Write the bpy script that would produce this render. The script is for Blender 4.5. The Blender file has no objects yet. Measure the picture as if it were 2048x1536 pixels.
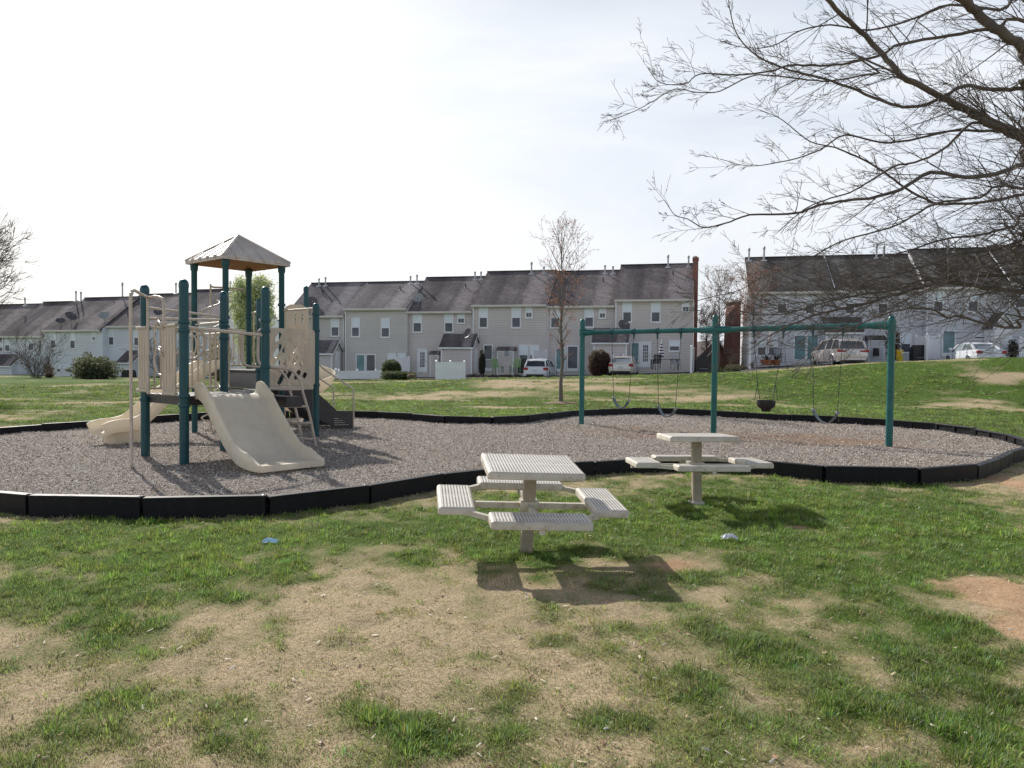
import bpy, bmesh, math, random
import numpy as np
from mathutils import Vector, Matrix

S = bpy.context.scene
COL = S.collection
rad = math.radians
random.seed(7)

# ------------------------------------------------------------------ camera
F, PITCH, ROLL, CAMZ = 1500.0, 0.028, 0.0087, 1.6
cd = bpy.data.cameras.new('camera')
cam = bpy.data.objects.new('camera', cd)
COL.objects.link(cam)
cd.sensor_width = 36.0
cd.lens = 36.0 * F / 2048.0
cd.clip_end = 3000
cd.clip_start = 0.05
cam.matrix_world = Matrix.Translation((0, 0, CAMZ)) @ Matrix.Rotation(math.pi / 2 - PITCH, 4, 'X') @ Matrix.Rotation(ROLL, 4, 'Z')
S.camera = cam


def ray(px, py):
    x0, y0 = px - 1024.0, py - 768.0
    cr, sr = math.cos(ROLL), math.sin(ROLL)
    x, y = x0 * cr + y0 * sr, -x0 * sr + y0 * cr
    c, s = math.cos(PITCH), math.sin(PITCH)
    d, u = F, -y
    return Vector((x, d * c + u * s, -d * s + u * c))


def at(px, py, z=0.0):                   # ground point seen at a photo position
    r = ray(px, py)
    k = (z - CAMZ) / r.z
    return Vector((r.x * k, r.y * k, z))


def atd(px, py, d):                      # point at distance d in front
    r = ray(px, py)
    k = d / r.y
    return Vector((r.x * k, d, CAMZ + r.z * k))


# ------------------------------------------------------------------ object helpers
MATS = {}


def link(o, parent=None):
    COL.objects.link(o)
    if parent is not None:
        o.parent = parent
    return o


def thing(name, label, cat, loc=(0, 0, 0), rz=0.0, group=None, mat=None):
    o = bpy.data.objects.new(name, None)
    COL.objects.link(o)
    o.empty_display_size = 0.2
    m = mat if mat is not None else Matrix.Translation(Vector(loc)) @ Matrix.Rotation(rz, 4, 'Z')
    o.matrix_world = m
    MATS[o.name] = m.copy()
    o['label'] = label
    o['category'] = cat
    if group:
        o['group'] = group
    return o


def tag(o, label, cat, group=None, kind=None):
    o['label'] = label
    o['category'] = cat
    if group:
        o['group'] = group
    if kind:
        o['kind'] = kind
    return o


class MB:
    """collects polygons, then becomes ONE mesh object"""

    def __init__(self):
        self.v, self.f = [], []

    def add(self, vs, fs):
        b = len(self.v)
        self.v += [tuple(p) for p in vs]
        self.f += [tuple(i + b for i in f) for f in fs]

    def box(self, x0, x1, y0, y1, z0, z1, m=None):
        vs = [Vector((x, y, z)) for z in (z0, z1) for y in (y0, y1) for x in (x0, x1)]
        if m is not None:
            vs = [m @ p for p in vs]
        self.add(vs, [(0, 2, 3, 1), (4, 5, 7, 6), (0, 1, 5, 4), (2, 6, 7, 3), (0, 4, 6, 2), (1, 3, 7, 5)])
        return self

    def bbox(self, x0, x1, y0, y1, z0, z1, b=0.01, m=None):
        """box with chamfered vertical and top/bottom edges"""
        def ring(i, z):
            return [Vector(p) for p in ((x0 + i, y0, z), (x1 - i, y0, z), (x1, y0 + i, z), (x1, y1 - i, z), (x1 - i, y1, z), (x0 + i, y1, z), (x0, y1 - i, z), (x0, y0 + i, z))]

        def inn(z):
            return [Vector(p) for p in ((x0 + 2 * b, y0 + b, z), (x1 - 2 * b, y0 + b, z), (x1 - b, y0 + 2 * b, z), (x1 - b, y1 - 2 * b, z), (x1 - 2 * b, y1 - b, z), (x0 + 2 * b, y1 - b, z), (x0 + b, y1 - 2 * b, z), (x0 + b, y0 + 2 * b, z))]
        vs = inn(z0) + ring(b, z0 + b) + ring(b, z1 - b) + inn(z1)
        if m is not None:
            vs = [m @ p for p in vs]
        fs = [tuple(range(7, -1, -1)), tuple(range(24, 32))]
        for k in range(3):
            for i in range(8):
                j = (i + 1) % 8
                fs.append((k * 8 + i, k * 8 + j, k * 8 + 8 + j, k * 8 + 8 + i))
        self.add(vs, fs)
        return self

    def bar(self, a, b, w, h, up=(0, 0, 1)):
        """rectangular bar from a to b"""
        a, b = Vector(a), Vector(b)
        d = (b - a)
        L = d.length
        d.normalize()
        s = d.cross(Vector(up))
        if s.length < 1e-4:
            s = Vector((1, 0, 0))
        s.normalize()
        u = s.cross(d)
        m = Matrix((s, d, u)).transposed().to_4x4()
        m.translation = a
        return self.box(-w / 2, w / 2, 0, L, -h / 2, h / 2, m)

    def tube(self, pts, r, n=8, cap=True):
        pts = [Vector(p) for p in pts]
        if not hasattr(r, '__len__'):
            r = [r] * len(pts)
        vs, fs = [], []
        prev = None
        for i, p in enumerate(pts):
            d = (pts[min(i + 1, len(pts) - 1)] - pts[max(i - 1, 0)])
            if d.length < 1e-9:
                d = Vector((0, 0, 1))
            d.normalize()
            if prev is None:
                s = d.cross(Vector((0, 0, 1)))
                if s.length < 0.05:
                    s = d.cross(Vector((1, 0, 0)))
            else:
                s = prev - d * prev.dot(d)
            s.normalize()
            prev = s
            t = d.cross(s)
            for k in range(n):
                a = 2 * math.pi * k / n
                vs.append(p + (s * math.cos(a) + t * math.sin(a)) * r[i])
        for i in range(len(pts) - 1):
            for k in range(n):
                j = (k + 1) % n
                fs.append((i * n + k, i * n + j, i * n + n + j, i * n + n + k))
        if cap:
            fs.append(tuple(range(n - 1, -1, -1)))
            q = (len(pts) - 1) * n
            fs.append(tuple(range(q, q + n)))
        self.add(vs, fs)
        return self

    def lathe(self, c, prof, n=16, axis=None):
        """prof = [(radius, height)...] about vertical through c"""
        c = Vector(c)
        m = Matrix.Identity(3)
        if axis is not None:
            m = Vector((0, 0, 1)).rotation_difference(Vector(axis)).to_matrix()
        vs, fs = [], []
        for (r, h) in prof:
            for k in range(n):
                a = 2 * math.pi * k / n
                vs.append(c + m @ Vector((r * math.cos(a), r * math.sin(a), h)))
        for i in range(len(prof) - 1):
            for k in range(n):
                j = (k + 1) % n
                fs.append((i * n + k, i * n + j, i * n + n + j, i * n + n + k))
        fs.append(tuple(range(n - 1, -1, -1)))
        q = (len(prof) - 1) * n
        fs.append(tuple(range(q, q + n)))
        self.add(vs, fs)
        return self

    def sweep(self, path, side, sec, closed=True):
        """sec points (across, up) carried along path; side = horizontal across vector (or list)"""
        path = [Vector(p) for p in path]
        n = len(sec)
        vs, fs = [], []
        for i, p in enumerate(path):
            d = (path[min(i + 1, len(path) - 1)] - path[max(i - 1, 0)]).normalized()
            s = Vector(side[i] if isinstance(side, list) else side).normalized()
            u = s.cross(d)
            if u.z < 0:
                u = -u
            for (a, b) in sec:
                vs.append(p + s * a + u * b)
        for i in range(len(path) - 1):
            for k in range(n if closed else n - 1):
                j = (k + 1) % n
                fs.append((i * n + k, i * n + j, i * n + n + j, i * n + n + k))
        if closed:
            fs.append(tuple(range(n - 1, -1, -1)))
            q = (len(path) - 1) * n
            fs.append(tuple(range(q, q + n)))
        self.add(vs, fs)
        return self

    def prism(self, poly, vec):
        poly = [Vector(p) for p in poly]
        vec = Vector(vec)
        n = len(poly)
        vs = poly + [p + vec for p in poly]
        fs = [tuple(range(n - 1, -1, -1)), tuple(range(n, 2 * n))] + [(i, (i + 1) % n, n + (i + 1) % n, n + i) for i in range(n)]
        self.add(vs, fs)
        return self

    def build(self, name, mat, parent=None, smooth=0, world=True):
        me = bpy.data.meshes.new(name)
        vs = self.v
        if parent is not None and world:
            q = parent
            if q.name in MATS:
                inv = MATS[q.name].inverted()
                vs = [tuple(inv @ Vector(p)) for p in vs]
            else:                        # sub-part: parent is a mesh sitting at its own thing's origin
                inv = MATS[q.parent.name].inverted()
                vs = [tuple(inv @ Vector(p)) for p in vs]
        me.from_pydata(vs, [], self.f)
        bm = bmesh.new()
        bm.from_mesh(me)
        bmesh.ops.recalc_face_normals(bm, faces=bm.faces)
        bm.to_mesh(me)
        bm.free()
        me.materials.append(mat)
        if smooth:
            me.shade_smooth() if hasattr(me, 'shade_smooth') else None
            try:
                me.set_sharp_from_angle(angle=rad(smooth))
            except Exception:
                pass
        o = bpy.data.objects.new(name, me)
        return link(o, parent)


def np_mesh(name, V, T, C, mat, parent=None):
    """numpy vertices, uniform polygons, per-vertex colours -> object"""
    me = bpy.data.meshes.new(name)
    k = T.shape[1]
    me.vertices.add(len(V))
    me.vertices.foreach_set('co', V.astype(np.float32).ravel())
    me.loops.add(T.size)
    me.loops.foreach_set('vertex_index', T.astype(np.int32).ravel())
    me.polygons.add(len(T))
    me.polygons.foreach_set('loop_start', np.arange(0, T.size, k, dtype=np.int32))
    me.polygons.foreach_set('loop_total', np.full(len(T), k, dtype=np.int32))
    me.update(calc_edges=True)
    if C is not None:
        a = me.color_attributes.new('tint', 'FLOAT_COLOR', 'POINT')
        c4 = np.ones((len(V), 4), np.float32)
        c4[:, :3] = C
        a.data.foreach_set('color', c4.ravel())
    me.materials.append(mat)
    o = bpy.data.objects.new(name, me)
    return link(o, parent)


def dup(root, m=None, label=None, group=None):
    r = root.copy()
    COL.objects.link(r)
    if m is not None:
        r.matrix_world = m
        MATS[r.name] = m.copy()
    if label:
        r['label'] = label
    if group:
        r['group'] = group
    for ch in list(root.children):
        c = ch.copy()
        COL.objects.link(c)
        c.parent = r
        for g in ch.children:
            d = g.copy()
            COL.objects.link(d)
            d.parent = c
    return r


# ------------------------------------------------------------------ materials
def nodes(name):
    m = bpy.data.materials.new(name)
    m.use_nodes = True
    nt = m.node_tree
    for n in list(nt.nodes):
        if n.type != 'OUTPUT_MATERIAL':
            nt.nodes.remove(n)
    out = nt.nodes[0]
    b = nt.nodes.new('ShaderNodeBsdfPrincipled')
    nt.links.new(b.outputs[0], out.inputs[0])
    return m, nt, b, out


def N(nt, t, **kw):
    n = nt.nodes.new(t)
    for k, v in kw.items():
        if hasattr(n, k):
            setattr(n, k, v)
        else:
            n.inputs[k].default_value = v
    return n


def mixc(nt, a, b, f, mode='MIX'):
    n = nt.nodes.new('ShaderNodeMix')
    n.data_type = 'RGBA'
    n.blend_type = mode
    for sock, v in ((n.inputs[0], f), (n.inputs[6], a), (n.inputs[7], b)):
        if hasattr(v, 'links') or hasattr(v, 'is_linked'):
            nt.links.new(v, sock)
        elif isinstance(v, (int, float)):
            sock.default_value = v
        else:
            sock.default_value = (*v[:3], 1)
    return n.outputs[2]


def ramp(nt, v, p0, p1, a=0.0, b=1.0):
    n = nt.nodes.new('ShaderNodeMapRange')
    n.clamp = True
    nt.links.new(v, n.inputs[0])
    for i, q in zip((1, 2, 3, 4), (p0, p1, a, b)):
        n.inputs[i].default_value = q
    return n.outputs[0]


def noise(nt, scale, detail=4, rough=0.6, vec=None, dist=0.0):
    n = nt.nodes.new('ShaderNodeTexNoise')
    n.inputs['Scale'].default_value = scale
    n.inputs['Detail'].default_value = detail
    n.inputs['Roughness'].default_value = rough
    n.inputs['Distortion'].default_value = dist
    if vec is not None:
        nt.links.new(vec, n.inputs['Vector'])
    return n.outputs[0]


def coord(nt, which='Object', scale=None):
    t = nt.nodes.new('ShaderNodeTexCoord')
    if scale is None:
        return t.outputs[which]
    m = nt.nodes.new('ShaderNodeMapping')
    nt.links.new(t.outputs[which], m.inputs[0])
    m.inputs['Scale'].default_value = scale
    return m.outputs[0]


def bump(nt, b, h, strength=0.3, dist=0.01):
    n = nt.nodes.new('ShaderNodeBump')
    n.inputs['Strength'].default_value = strength
    n.inputs['Distance'].default_value = dist
    nt.links.new(h, n.inputs['Height'])
    nt.links.new(n.outputs[0], b.inputs['Normal'])


def mk(name, col, rough=0.6, var=0.25, scale=3.0, metal=0.0, fine=60.0, bst=0.15, dirt=None, damt=0.3, spec=0.5, stretch=None):
    """painted / moulded surface: uneven tone, grime and a little relief"""
    m, nt, b, out = nodes(name)
    v = coord(nt, 'Object', stretch)
    n1 = noise(nt, scale, 5, 0.65, v)
    n2 = noise(nt, fine, 3, 0.6, v)
    lo = tuple(c * (1 - var) for c in col)
    hi = tuple(min(1, c * (1 + var)) for c in col)
    c = mixc(nt, lo, hi, ramp(nt, n1, 0.3, 0.7))
    c = mixc(nt, c, tuple(q * 0.8 for q in col), ramp(nt, n2, 0.45, 0.75, 0, 0.35))
    if dirt is not None:
        n3 = noise(nt, scale * 2.7, 6, 0.75, v)
        c = mixc(nt, c, dirt, ramp(nt, n3, 0.5, 0.72, 0, damt))
    nt.links.new(c, b.inputs['Base Color'])
    b.inputs['Roughness'].default_value = rough
    nt.links.new(ramp(nt, n1, 0.3, 0.7, max(0.02, rough - 0.1), min(1, rough + 0.12)), b.inputs['Roughness'])
    b.inputs['Metallic'].default_value = metal
    b.inputs['Specular IOR Level'].default_value = spec
    if bst:
        bump(nt, b, n2, bst, 0.004)
    return m


def see_through(m, f, tint=(1.0, 0.93, 0.80)):
    """thin moulded plastic lets some of the sun behind it glow through"""
    nt = m.node_tree
    b = next(n for n in nt.nodes if n.type == 'BSDF_PRINCIPLED')
    out = next(n for n in nt.nodes if n.type == 'OUTPUT_MATERIAL')
    t = nt.nodes.new('ShaderNodeBsdfTranslucent')
    t.inputs['Color'].default_value = (*tint, 1)
    mx = nt.nodes.new('ShaderNodeMixShader')
    mx.inputs[0].default_value = f
    nt.links.new(b.outputs[0], mx.inputs[1])
    nt.links.new(t.outputs[0], mx.inputs[2])
    nt.links.new(mx.outputs[0], out.inputs[0])


def siding(name, col):
    m, nt, b, out = nodes(name)
    v = coord(nt, 'Object')
    sep = nt.nodes.new('ShaderNodeSeparateXYZ')
    nt.links.new(v, sep.inputs[0])
    mm = N(nt, 'ShaderNodeMath', operation='MULTIPLY')
    nt.links.new(sep.outputs[2], mm.inputs[0])
    mm.inputs[1].default_value = 1 / 0.2
    fr = N(nt, 'ShaderNodeMath', operation='FRACT')
    nt.links.new(mm.outputs[0], fr.inputs[0])
    n1 = noise(nt, 0.5, 5, 0.6, v)
    n2 = noise(nt, 1.0, 4, 0.6, coord(nt, 'Object', (0.4, 0.4, 3.0)))
    c = mixc(nt, tuple(q * 0.9 for q in col), tuple(min(1, q * 1.08) for q in col), ramp(nt, n1, 0.3, 0.7))
    c = mixc(nt, c, tuple(q * 0.8 for q in col), ramp(nt, n2, 0.5, 0.8, 0, 0.35))
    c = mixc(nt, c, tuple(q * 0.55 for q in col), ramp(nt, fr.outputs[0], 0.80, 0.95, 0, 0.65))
    nt.links.new(c, b.inputs['Base Color'])
    b.inputs['Roughness'].default_value = 0.55
    bump(nt, b, fr.outputs[0], 0.5, 0.02)
    return m


def shingle(name, col, col2, band=(0.80, 0.16)):
    m, nt, b, out = nodes(name)
    v = coord(nt, 'Object')
    n1 = noise(nt, 1.0, 5, 0.6, coord(nt, 'Object', (0.75, 0.12, 0.12)))
    n2 = noise(nt, 6.0, 4, 0.7, coord(nt, 'Object', (1.0, 0.4, 0.4)))
    n3 = noise(nt, 0.25, 3, 0.5, v)
    br = nt.nodes.new('ShaderNodeTexBrick')
    br.inputs['Scale'].default_value = 1.0
    br.inputs['Brick Width'].default_value = 0.35
    br.inputs['Row Height'].default_value = 0.18
    br.inputs['Mortar Size'].default_value = 0.012
    br.inputs['Color1'].default_value = (0.8, 0.8, 0.8, 1)
    br.inputs['Color2'].default_value = (1.15, 1.15, 1.15, 1)
    br.inputs['Mortar'].default_value = (0.6, 0.6, 0.6, 1)
    nt.links.new(v, br.inputs['Vector'])
    c = mixc(nt, col, col2, ramp(nt, n1, 0.38, 0.68))
    c = mixc(nt, c, tuple(q * 0.55 for q in col), ramp(nt, n3, 0.4, 0.62, 0, 0.7))
    c = mixc(nt, c, tuple(q * 0.7 for q in col), ramp(nt, n2, 0.45, 0.7, 0, 0.5))
    # metal vents keep the shingles below them clean: paler band running down the slope
    sg = nt.nodes.new('ShaderNodeSeparateXYZ')
    nt.links.new(coord(nt, 'Generated'), sg.inputs[0])
    k1 = N(nt, 'ShaderNodeMath', operation='SUBTRACT')
    nt.links.new(sg.outputs[0], k1.inputs[0])
    k1.inputs[1].default_value = band[0]
    k2 = N(nt, 'ShaderNodeMath', operation='ABSOLUTE')
    nt.links.new(k1.outputs[0], k2.inputs[0])
    k3 = N(nt, 'ShaderNodeMath', operation='ADD')
    nt.links.new(k2.outputs[0], k3.inputs[0])
    nt.links.new(ramp(nt, n2, 0.3, 0.7, -0.05, 0.05), k3.inputs[1])
    c = mixc(nt, c, tuple(q * 1.25 for q in col2), ramp(nt, k3.outputs[0], band[1] * 0.5, band[1], 0.7, 0.0))
    c = mixc(nt, c, br.outputs[0], 1.0, 'MULTIPLY')
    nt.links.new(c, b.inputs['Base Color'])
    b.inputs['Roughness'].default_value = 0.95
    b.inputs['Specular IOR Level'].default_value = 0.15
    return m


def brick(name, col=(0.28, 0.085, 0.055)):
    m, nt, b, out = nodes(name)
    v = coord(nt, 'Object')
    mp = nt.nodes.new('ShaderNodeMapping')
    mp.inputs['Rotation'].default_value = (rad(90), 0, 0)
    nt.links.new(v, mp.inputs[0])
    br = nt.nodes.new('ShaderNodeTexBrick')
    br.inputs['Scale'].default_value = 1.0
    br.inputs['Brick Width'].default_value = 0.22
    br.inputs['Row Height'].default_value = 0.075
    br.inputs['Mortar Size'].default_value = 0.008
    br.inputs['Color1'].default_value = (*col, 1)
    br.inputs['Color2'].default_value = (col[0] * 0.7, col[1] * 0.8, col[2] * 0.9, 1)
    br.inputs['Mortar'].default_value = (0.32, 0.27, 0.24, 1)
    nt.links.new(mp.outputs[0], br.inputs['Vector'])
    n = noise(nt, 1.2, 5, 0.6, v)
    c = mixc(nt, br.outputs[0], (col[0] * 0.5, col[1] * 0.5, col[2] * 0.6), ramp(nt, n, 0.45, 0.75, 0, 0.6))
    nt.links.new(c, b.inputs['Base Color'])
    b.inputs['Roughness'].default_value = 0.9
    return m


def glass(name, col, rough=0.08, spec=0.5):
    m, nt, b, out = nodes(name)
    n = noise(nt, 0.8, 3, 0.5, coord(nt, 'Object'))
    c = mixc(nt, tuple(q * 0.7 for q in col), tuple(q * 1.25 for q in col), ramp(nt, n, 0.35, 0.65))
    nt.links.new(c, b.inputs['Base Color'])
    b.inputs['Roughness'].default_value = rough
    b.inputs['Specular IOR Level'].default_value = spec
    return m


def tinted(name, rough=0.7, transl=0.0, spec=0.3):
    """colour read from the mesh's own 'tint' attribute"""
    m, nt, b, out = nodes(name)
    a = nt.nodes.new('ShaderNodeAttribute')
    a.attribute_name = 'tint'
    nt.links.new(a.outputs['Color'], b.inputs['Base Color'])
    b.inputs['Roughness'].default_value = rough
    b.inputs['Specular IOR Level'].default_value = spec
    if transl:
        t = nt.nodes.new('ShaderNodeBsdfTranslucent')
        br = mixc(nt, a.outputs['Color'], (1.0, 1.0, 0.5), 0.18, 'MIX')
        nt.links.new(br, t.inputs['Color'])
        mx = nt.nodes.new('ShaderNodeMixShader')
        mx.inputs[0].default_value = transl
        nt.links.new(b.outputs[0], mx.inputs[1])
        nt.links.new(t.outputs[0], mx.inputs[2])
        nt.links.new(mx.outputs[0], out.inputs[0])
    return m


def perforated(name, col):
    """plastic-coated punched sheet: rows of real see-through holes"""
    m, nt, b, out = nodes(name)
    v = coord(nt, 'Object')
    sep = nt.nodes.new('ShaderNodeSeparateXYZ')
    nt.links.new(v, sep.inputs[0])
    acc = None
    for ax, pitch in ((0, 0.026), (1, 0.026)):
        q = N(nt, 'ShaderNodeMath', operation='MULTIPLY')
        nt.links.new(sep.outputs[ax], q.inputs[0])
        q.inputs[1].default_value = 1 / pitch
        fr = N(nt, 'ShaderNodeMath', operation='FRACT')
        nt.links.new(q.outputs[0], fr.inputs[0])
        s = N(nt, 'ShaderNodeMath', operation='SUBTRACT')
        nt.links.new(fr.outputs[0], s.inputs[0])
        s.inputs[1].default_value = 0.5
        ab = N(nt, 'ShaderNodeMath', operation='ABSOLUTE')
        nt.links.new(s.outputs[0], ab.inputs[0])
        p = N(nt, 'ShaderNodeMath', operation='LESS_THAN')
        nt.links.new(ab.outputs[0], p.inputs[0])
        p.inputs[1].default_value = 0.23 if ax == 0 else 0.33
        if acc is None:
            acc = p
        else:
            ad = N(nt, 'ShaderNodeMath', operation='MULTIPLY')
            nt.links.new(acc.outputs[0], ad.inputs[0])
            nt.links.new(p.outputs[0], ad.inputs[1])
            acc = ad
    lt = acc
    n1 = noise(nt, 4, 5, 0.6, v)
    c = mixc(nt, tuple(q * 0.85 for q in col), tuple(min(1, q * 1.1) for q in col), ramp(nt, n1, 0.3, 0.7))
    nt.links.new(c, b.inputs['Base Color'])
    b.inputs['Roughness'].default_value = 0.45
    tr = nt.nodes.new('ShaderNodeBsdfTransparent')
    mx = nt.nodes.new('ShaderNodeMixShader')
    nt.links.new(lt.outputs[0], mx.inputs[0])
    nt.links.new(b.outputs[0], mx.inputs[1])
    nt.links.new(tr.outputs[0], mx.inputs[2])
    nt.links.new(mx.outputs[0], out.inputs[0])
    return m


M = dict(
    teal=mk('teal_powder_coat', (0.005, 0.072, 0.088), 0.38, 0.2, 2.0, dirt=(0.05, 0.12, 0.11), damt=0.35, bst=0.08),
    teal_light=mk('faded_teal_paint', (0.008, 0.125, 0.12), 0.34, 0.2, 2.0, dirt=(0.08, 0.2, 0.17), damt=0.4, bst=0.08),
    cream=mk('cream_plastic', (0.63, 0.545, 0.43), 0.42, 0.12, 2.5, dirt=(0.30, 0.23, 0.16), damt=0.45),
    slide=mk('tan_slide_plastic', (0.84, 0.765, 0.62), 0.36, 0.12, 1.6, dirt=(0.50, 0.42, 0.30), damt=0.45, bst=0.1),
    tube=mk('cream_painted_tube', (0.60, 0.51, 0.42), 0.35, 0.12, 4, dirt=(0.3, 0.22, 0.16), damt=0.4, bst=0.05),
    roofp=mk('weathered_roof_plastic', (0.56, 0.49, 0.42), 0.42, 0.2, 3, dirt=(0.58, 0.56, 0.54), damt=0.7),
    roofu=mk('amber_glow_underside', (0.52, 0.33, 0.19), 0.6, 0.3, 1.2, dirt=(0.4, 0.16, 0.06), damt=0.5),  # warm light under the canopy is put into this colour
    deck=mk('dark_coated_deck', (0.030, 0.028, 0.032), 0.4, 0.3, 6, dirt=(0.10, 0.09, 0.08), damt=0.5),
    riser=mk('grey_riser_sheet', (0.20, 0.19, 0.19), 0.45, 0.15, 4),
    bolt=mk('zinc_bolt', (0.3, 0.3, 0.32), 0.3, 0.1, 20, metal=0.8),
    timber=mk('black_border_plastic', (0.009, 0.009, 0.012), 0.5, 0.35, 5, dirt=(0.04, 0.034, 0.03), damt=0.4, bst=0.3, spec=0.22),
    chain=mk('dark_chain', (0.06, 0.065, 0.06), 0.4, 0.3, 30, metal=0.5),
    rubber=mk('blue_grey_rubber', (0.035, 0.07, 0.09), 0.35, 0.2, 8),
    blackrub=mk('black_rubber', (0.012, 0.012, 0.013), 0.45, 0.2, 8),
    tabler=mk('weathered_table_coating', (0.60, 0.55, 0.47), 0.5, 0.14, 5, dirt=(0.36, 0.27, 0.17), damt=0.95, fine=40),
    tpost=mk('stained_table_post', (0.40, 0.34, 0.26), 0.55, 0.2, 5, dirt=(0.33, 0.22, 0.10), damt=0.6),
    perf=perforated('punched_table_sheet', (0.74, 0.70, 0.64)),
    perfd=perforated('dark_sun_blocking_layer', (0.13, 0.105, 0.08)),  # dark tone paints the shade seen through the punched holes
    conc=mk('pale_concrete', (0.5, 0.48, 0.45), 0.85, 0.2, 10),
    white=mk('white_trim', (0.88, 0.89, 0.92), 0.5, 0.06, 2, dirt=(0.5, 0.5, 0.5), damt=0.25, bst=0),
    vinyl=mk('white_vinyl', (0.88, 0.89, 0.92), 0.4, 0.05, 2, bst=0),
    gutter=mk('beige_gutter', (0.70, 0.67, 0.63), 0.5, 0.1, 2, bst=0),
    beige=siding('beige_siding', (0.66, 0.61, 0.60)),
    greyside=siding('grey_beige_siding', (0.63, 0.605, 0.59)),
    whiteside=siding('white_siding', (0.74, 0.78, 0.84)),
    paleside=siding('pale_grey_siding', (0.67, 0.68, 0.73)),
    shingle=shingle('brown_grey_shingle', (0.13, 0.112, 0.12), (0.29, 0.255, 0.25)),
    shingle2=shingle('dark_grey_shingle', (0.10, 0.092, 0.088), (0.20, 0.185, 0.17), (0.12, 0.13)),
    shingle3=shingle('slate_grey_shingle', (0.15, 0.137, 0.15), (0.29, 0.265, 0.27)),
    brick=brick('red_brick'),
    glassd=glass('dark_window_glass', (0.10, 0.11, 0.13), 0.1),
    glassl=mk('drawn_white_blind', (0.80, 0.88, 0.94), 0.35, 0.05, 1, bst=0),
    glasst=glass('teal_curtained_glass', (0.16, 0.30, 0.33), 0.2),
    doorw=mk('white_door', (0.86, 0.88, 0.92), 0.45, 0.05, 2, bst=0),
    vent=mk('galvanised_vent', (0.42, 0.43, 0.45), 0.4, 0.1, 8, metal=0.4, bst=0),
    flash=mk('light_flashing', (0.6, 0.6, 0.6), 0.4, 0.1, 8, bst=0),
    dish=mk('dark_dish', (0.10, 0.09, 0.10), 0.5, 0.2, 5, bst=0),
    dishl=mk('pale_dish', (0.32, 0.34, 0.34), 0.5, 0.1, 5, bst=0),
    bark=mk('grey_bark', (0.115, 0.095, 0.08), 0.9, 0.35, 6, dirt=(0.2, 0.185, 0.165), damt=0.6, fine=90, bst=0.6),
    barkl=mk('pale_bark', (0.17, 0.145, 0.125), 0.9, 0.3, 6, dirt=(0.28, 0.25, 0.22), damt=0.5, fine=90, bst=0.6),
    leaf=tinted('leaf_mass', 0.6, 0.3),
    blade=tinted('grass_blades', 0.5, 0.4, 0.35),
    chip=tinted('wood_chips', 0.75, 0.0, 0.3),
    carw=mk('white_car_paint', (0.72, 0.74, 0.78), 0.18, 0.03, 1, bst=0, spec=0.7),
    cars=mk('pale_gold_car_paint', (0.66, 0.61, 0.58), 0.2, 0.04, 1, metal=0.25, bst=0, spec=0.7),
    carg=mk('silver_beige_car_paint', (0.66, 0.60, 0.58), 0.2, 0.04, 1, metal=0.3, bst=0, spec=0.7),
    carglass=glass('car_glass', (0.035, 0.04, 0.05), 0.05, 0.8),
    carglassl=glass('reflective_car_glass', (0.22, 0.26, 0.28), 0.08, 0.8),
    red=mk('red_lamp_plastic', (0.35, 0.015, 0.02), 0.2, 0.1, 5, bst=0),
    tyre=mk('tyre', (0.015, 0.015, 0.015), 0.8, 0.2, 8),
    rim=mk('wheel_rim', (0.35, 0.36, 0.38), 0.3, 0.1, 8, metal=0.7, bst=0),
    plate=mk('licence_plate', (0.6, 0.62, 0.68), 0.4, 0.1, 30, bst=0),
    blackp=mk('black_plastic', (0.02, 0.02, 0.022), 0.5, 0.2, 6),
    green=mk('lime_plastic', (0.22, 0.36, 0.18), 0.4, 0.1, 4),
    yellow=mk('yellow_plastic', (0.62, 0.47, 0.03), 0.4, 0.1, 4),
    terra=mk('terracotta', (0.36, 0.11, 0.045), 0.7, 0.2, 4),
    grey=mk('grey_metal', (0.28, 0.30, 0.34), 0.45, 0.15, 8, metal=0.2),
    navy=mk('navy_cloth', (0.03, 0.035, 0.06), 0.8, 0.1, 4),
    cloth=mk('white_cloth', (0.7, 0.7, 0.72), 0.8, 0.05, 4),
    bagblue=mk('blue_white_wrapper', (0.45, 0.66, 0.80), 0.3, 0.25, 25),
    bag=mk('clear_plastic_bag', (0.62, 0.64, 0.68), 0.25, 0.2, 25),
)

see_through(M['slide'], 0.30, (1.0, 0.92, 0.78))
see_through(M['cream'], 0.18)
see_through(M['roofu'], 0.35, (1.0, 0.6, 0.3))

# ------------------------------------------------------------------ light and sky
SUN_AZ = Vector((-0.55, 0.835, 0)).normalized()
EL = rad(34)
sd = bpy.data.lights.new('sun', 'SUN')
sd.energy = 5.0
sd.angle = rad(0.55)
sd.color = (1.0, 0.95, 0.88)
sun = bpy.data.objects.new('sun', sd)
COL.objects.link(sun)
tosun = Vector((SUN_AZ.x * math.cos(EL), SUN_AZ.y * math.cos(EL), math.sin(EL)))
sun.rotation_euler = tosun.to_track_quat('Z', 'Y').to_euler()
sun.location = (0, 0, 30)

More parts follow.
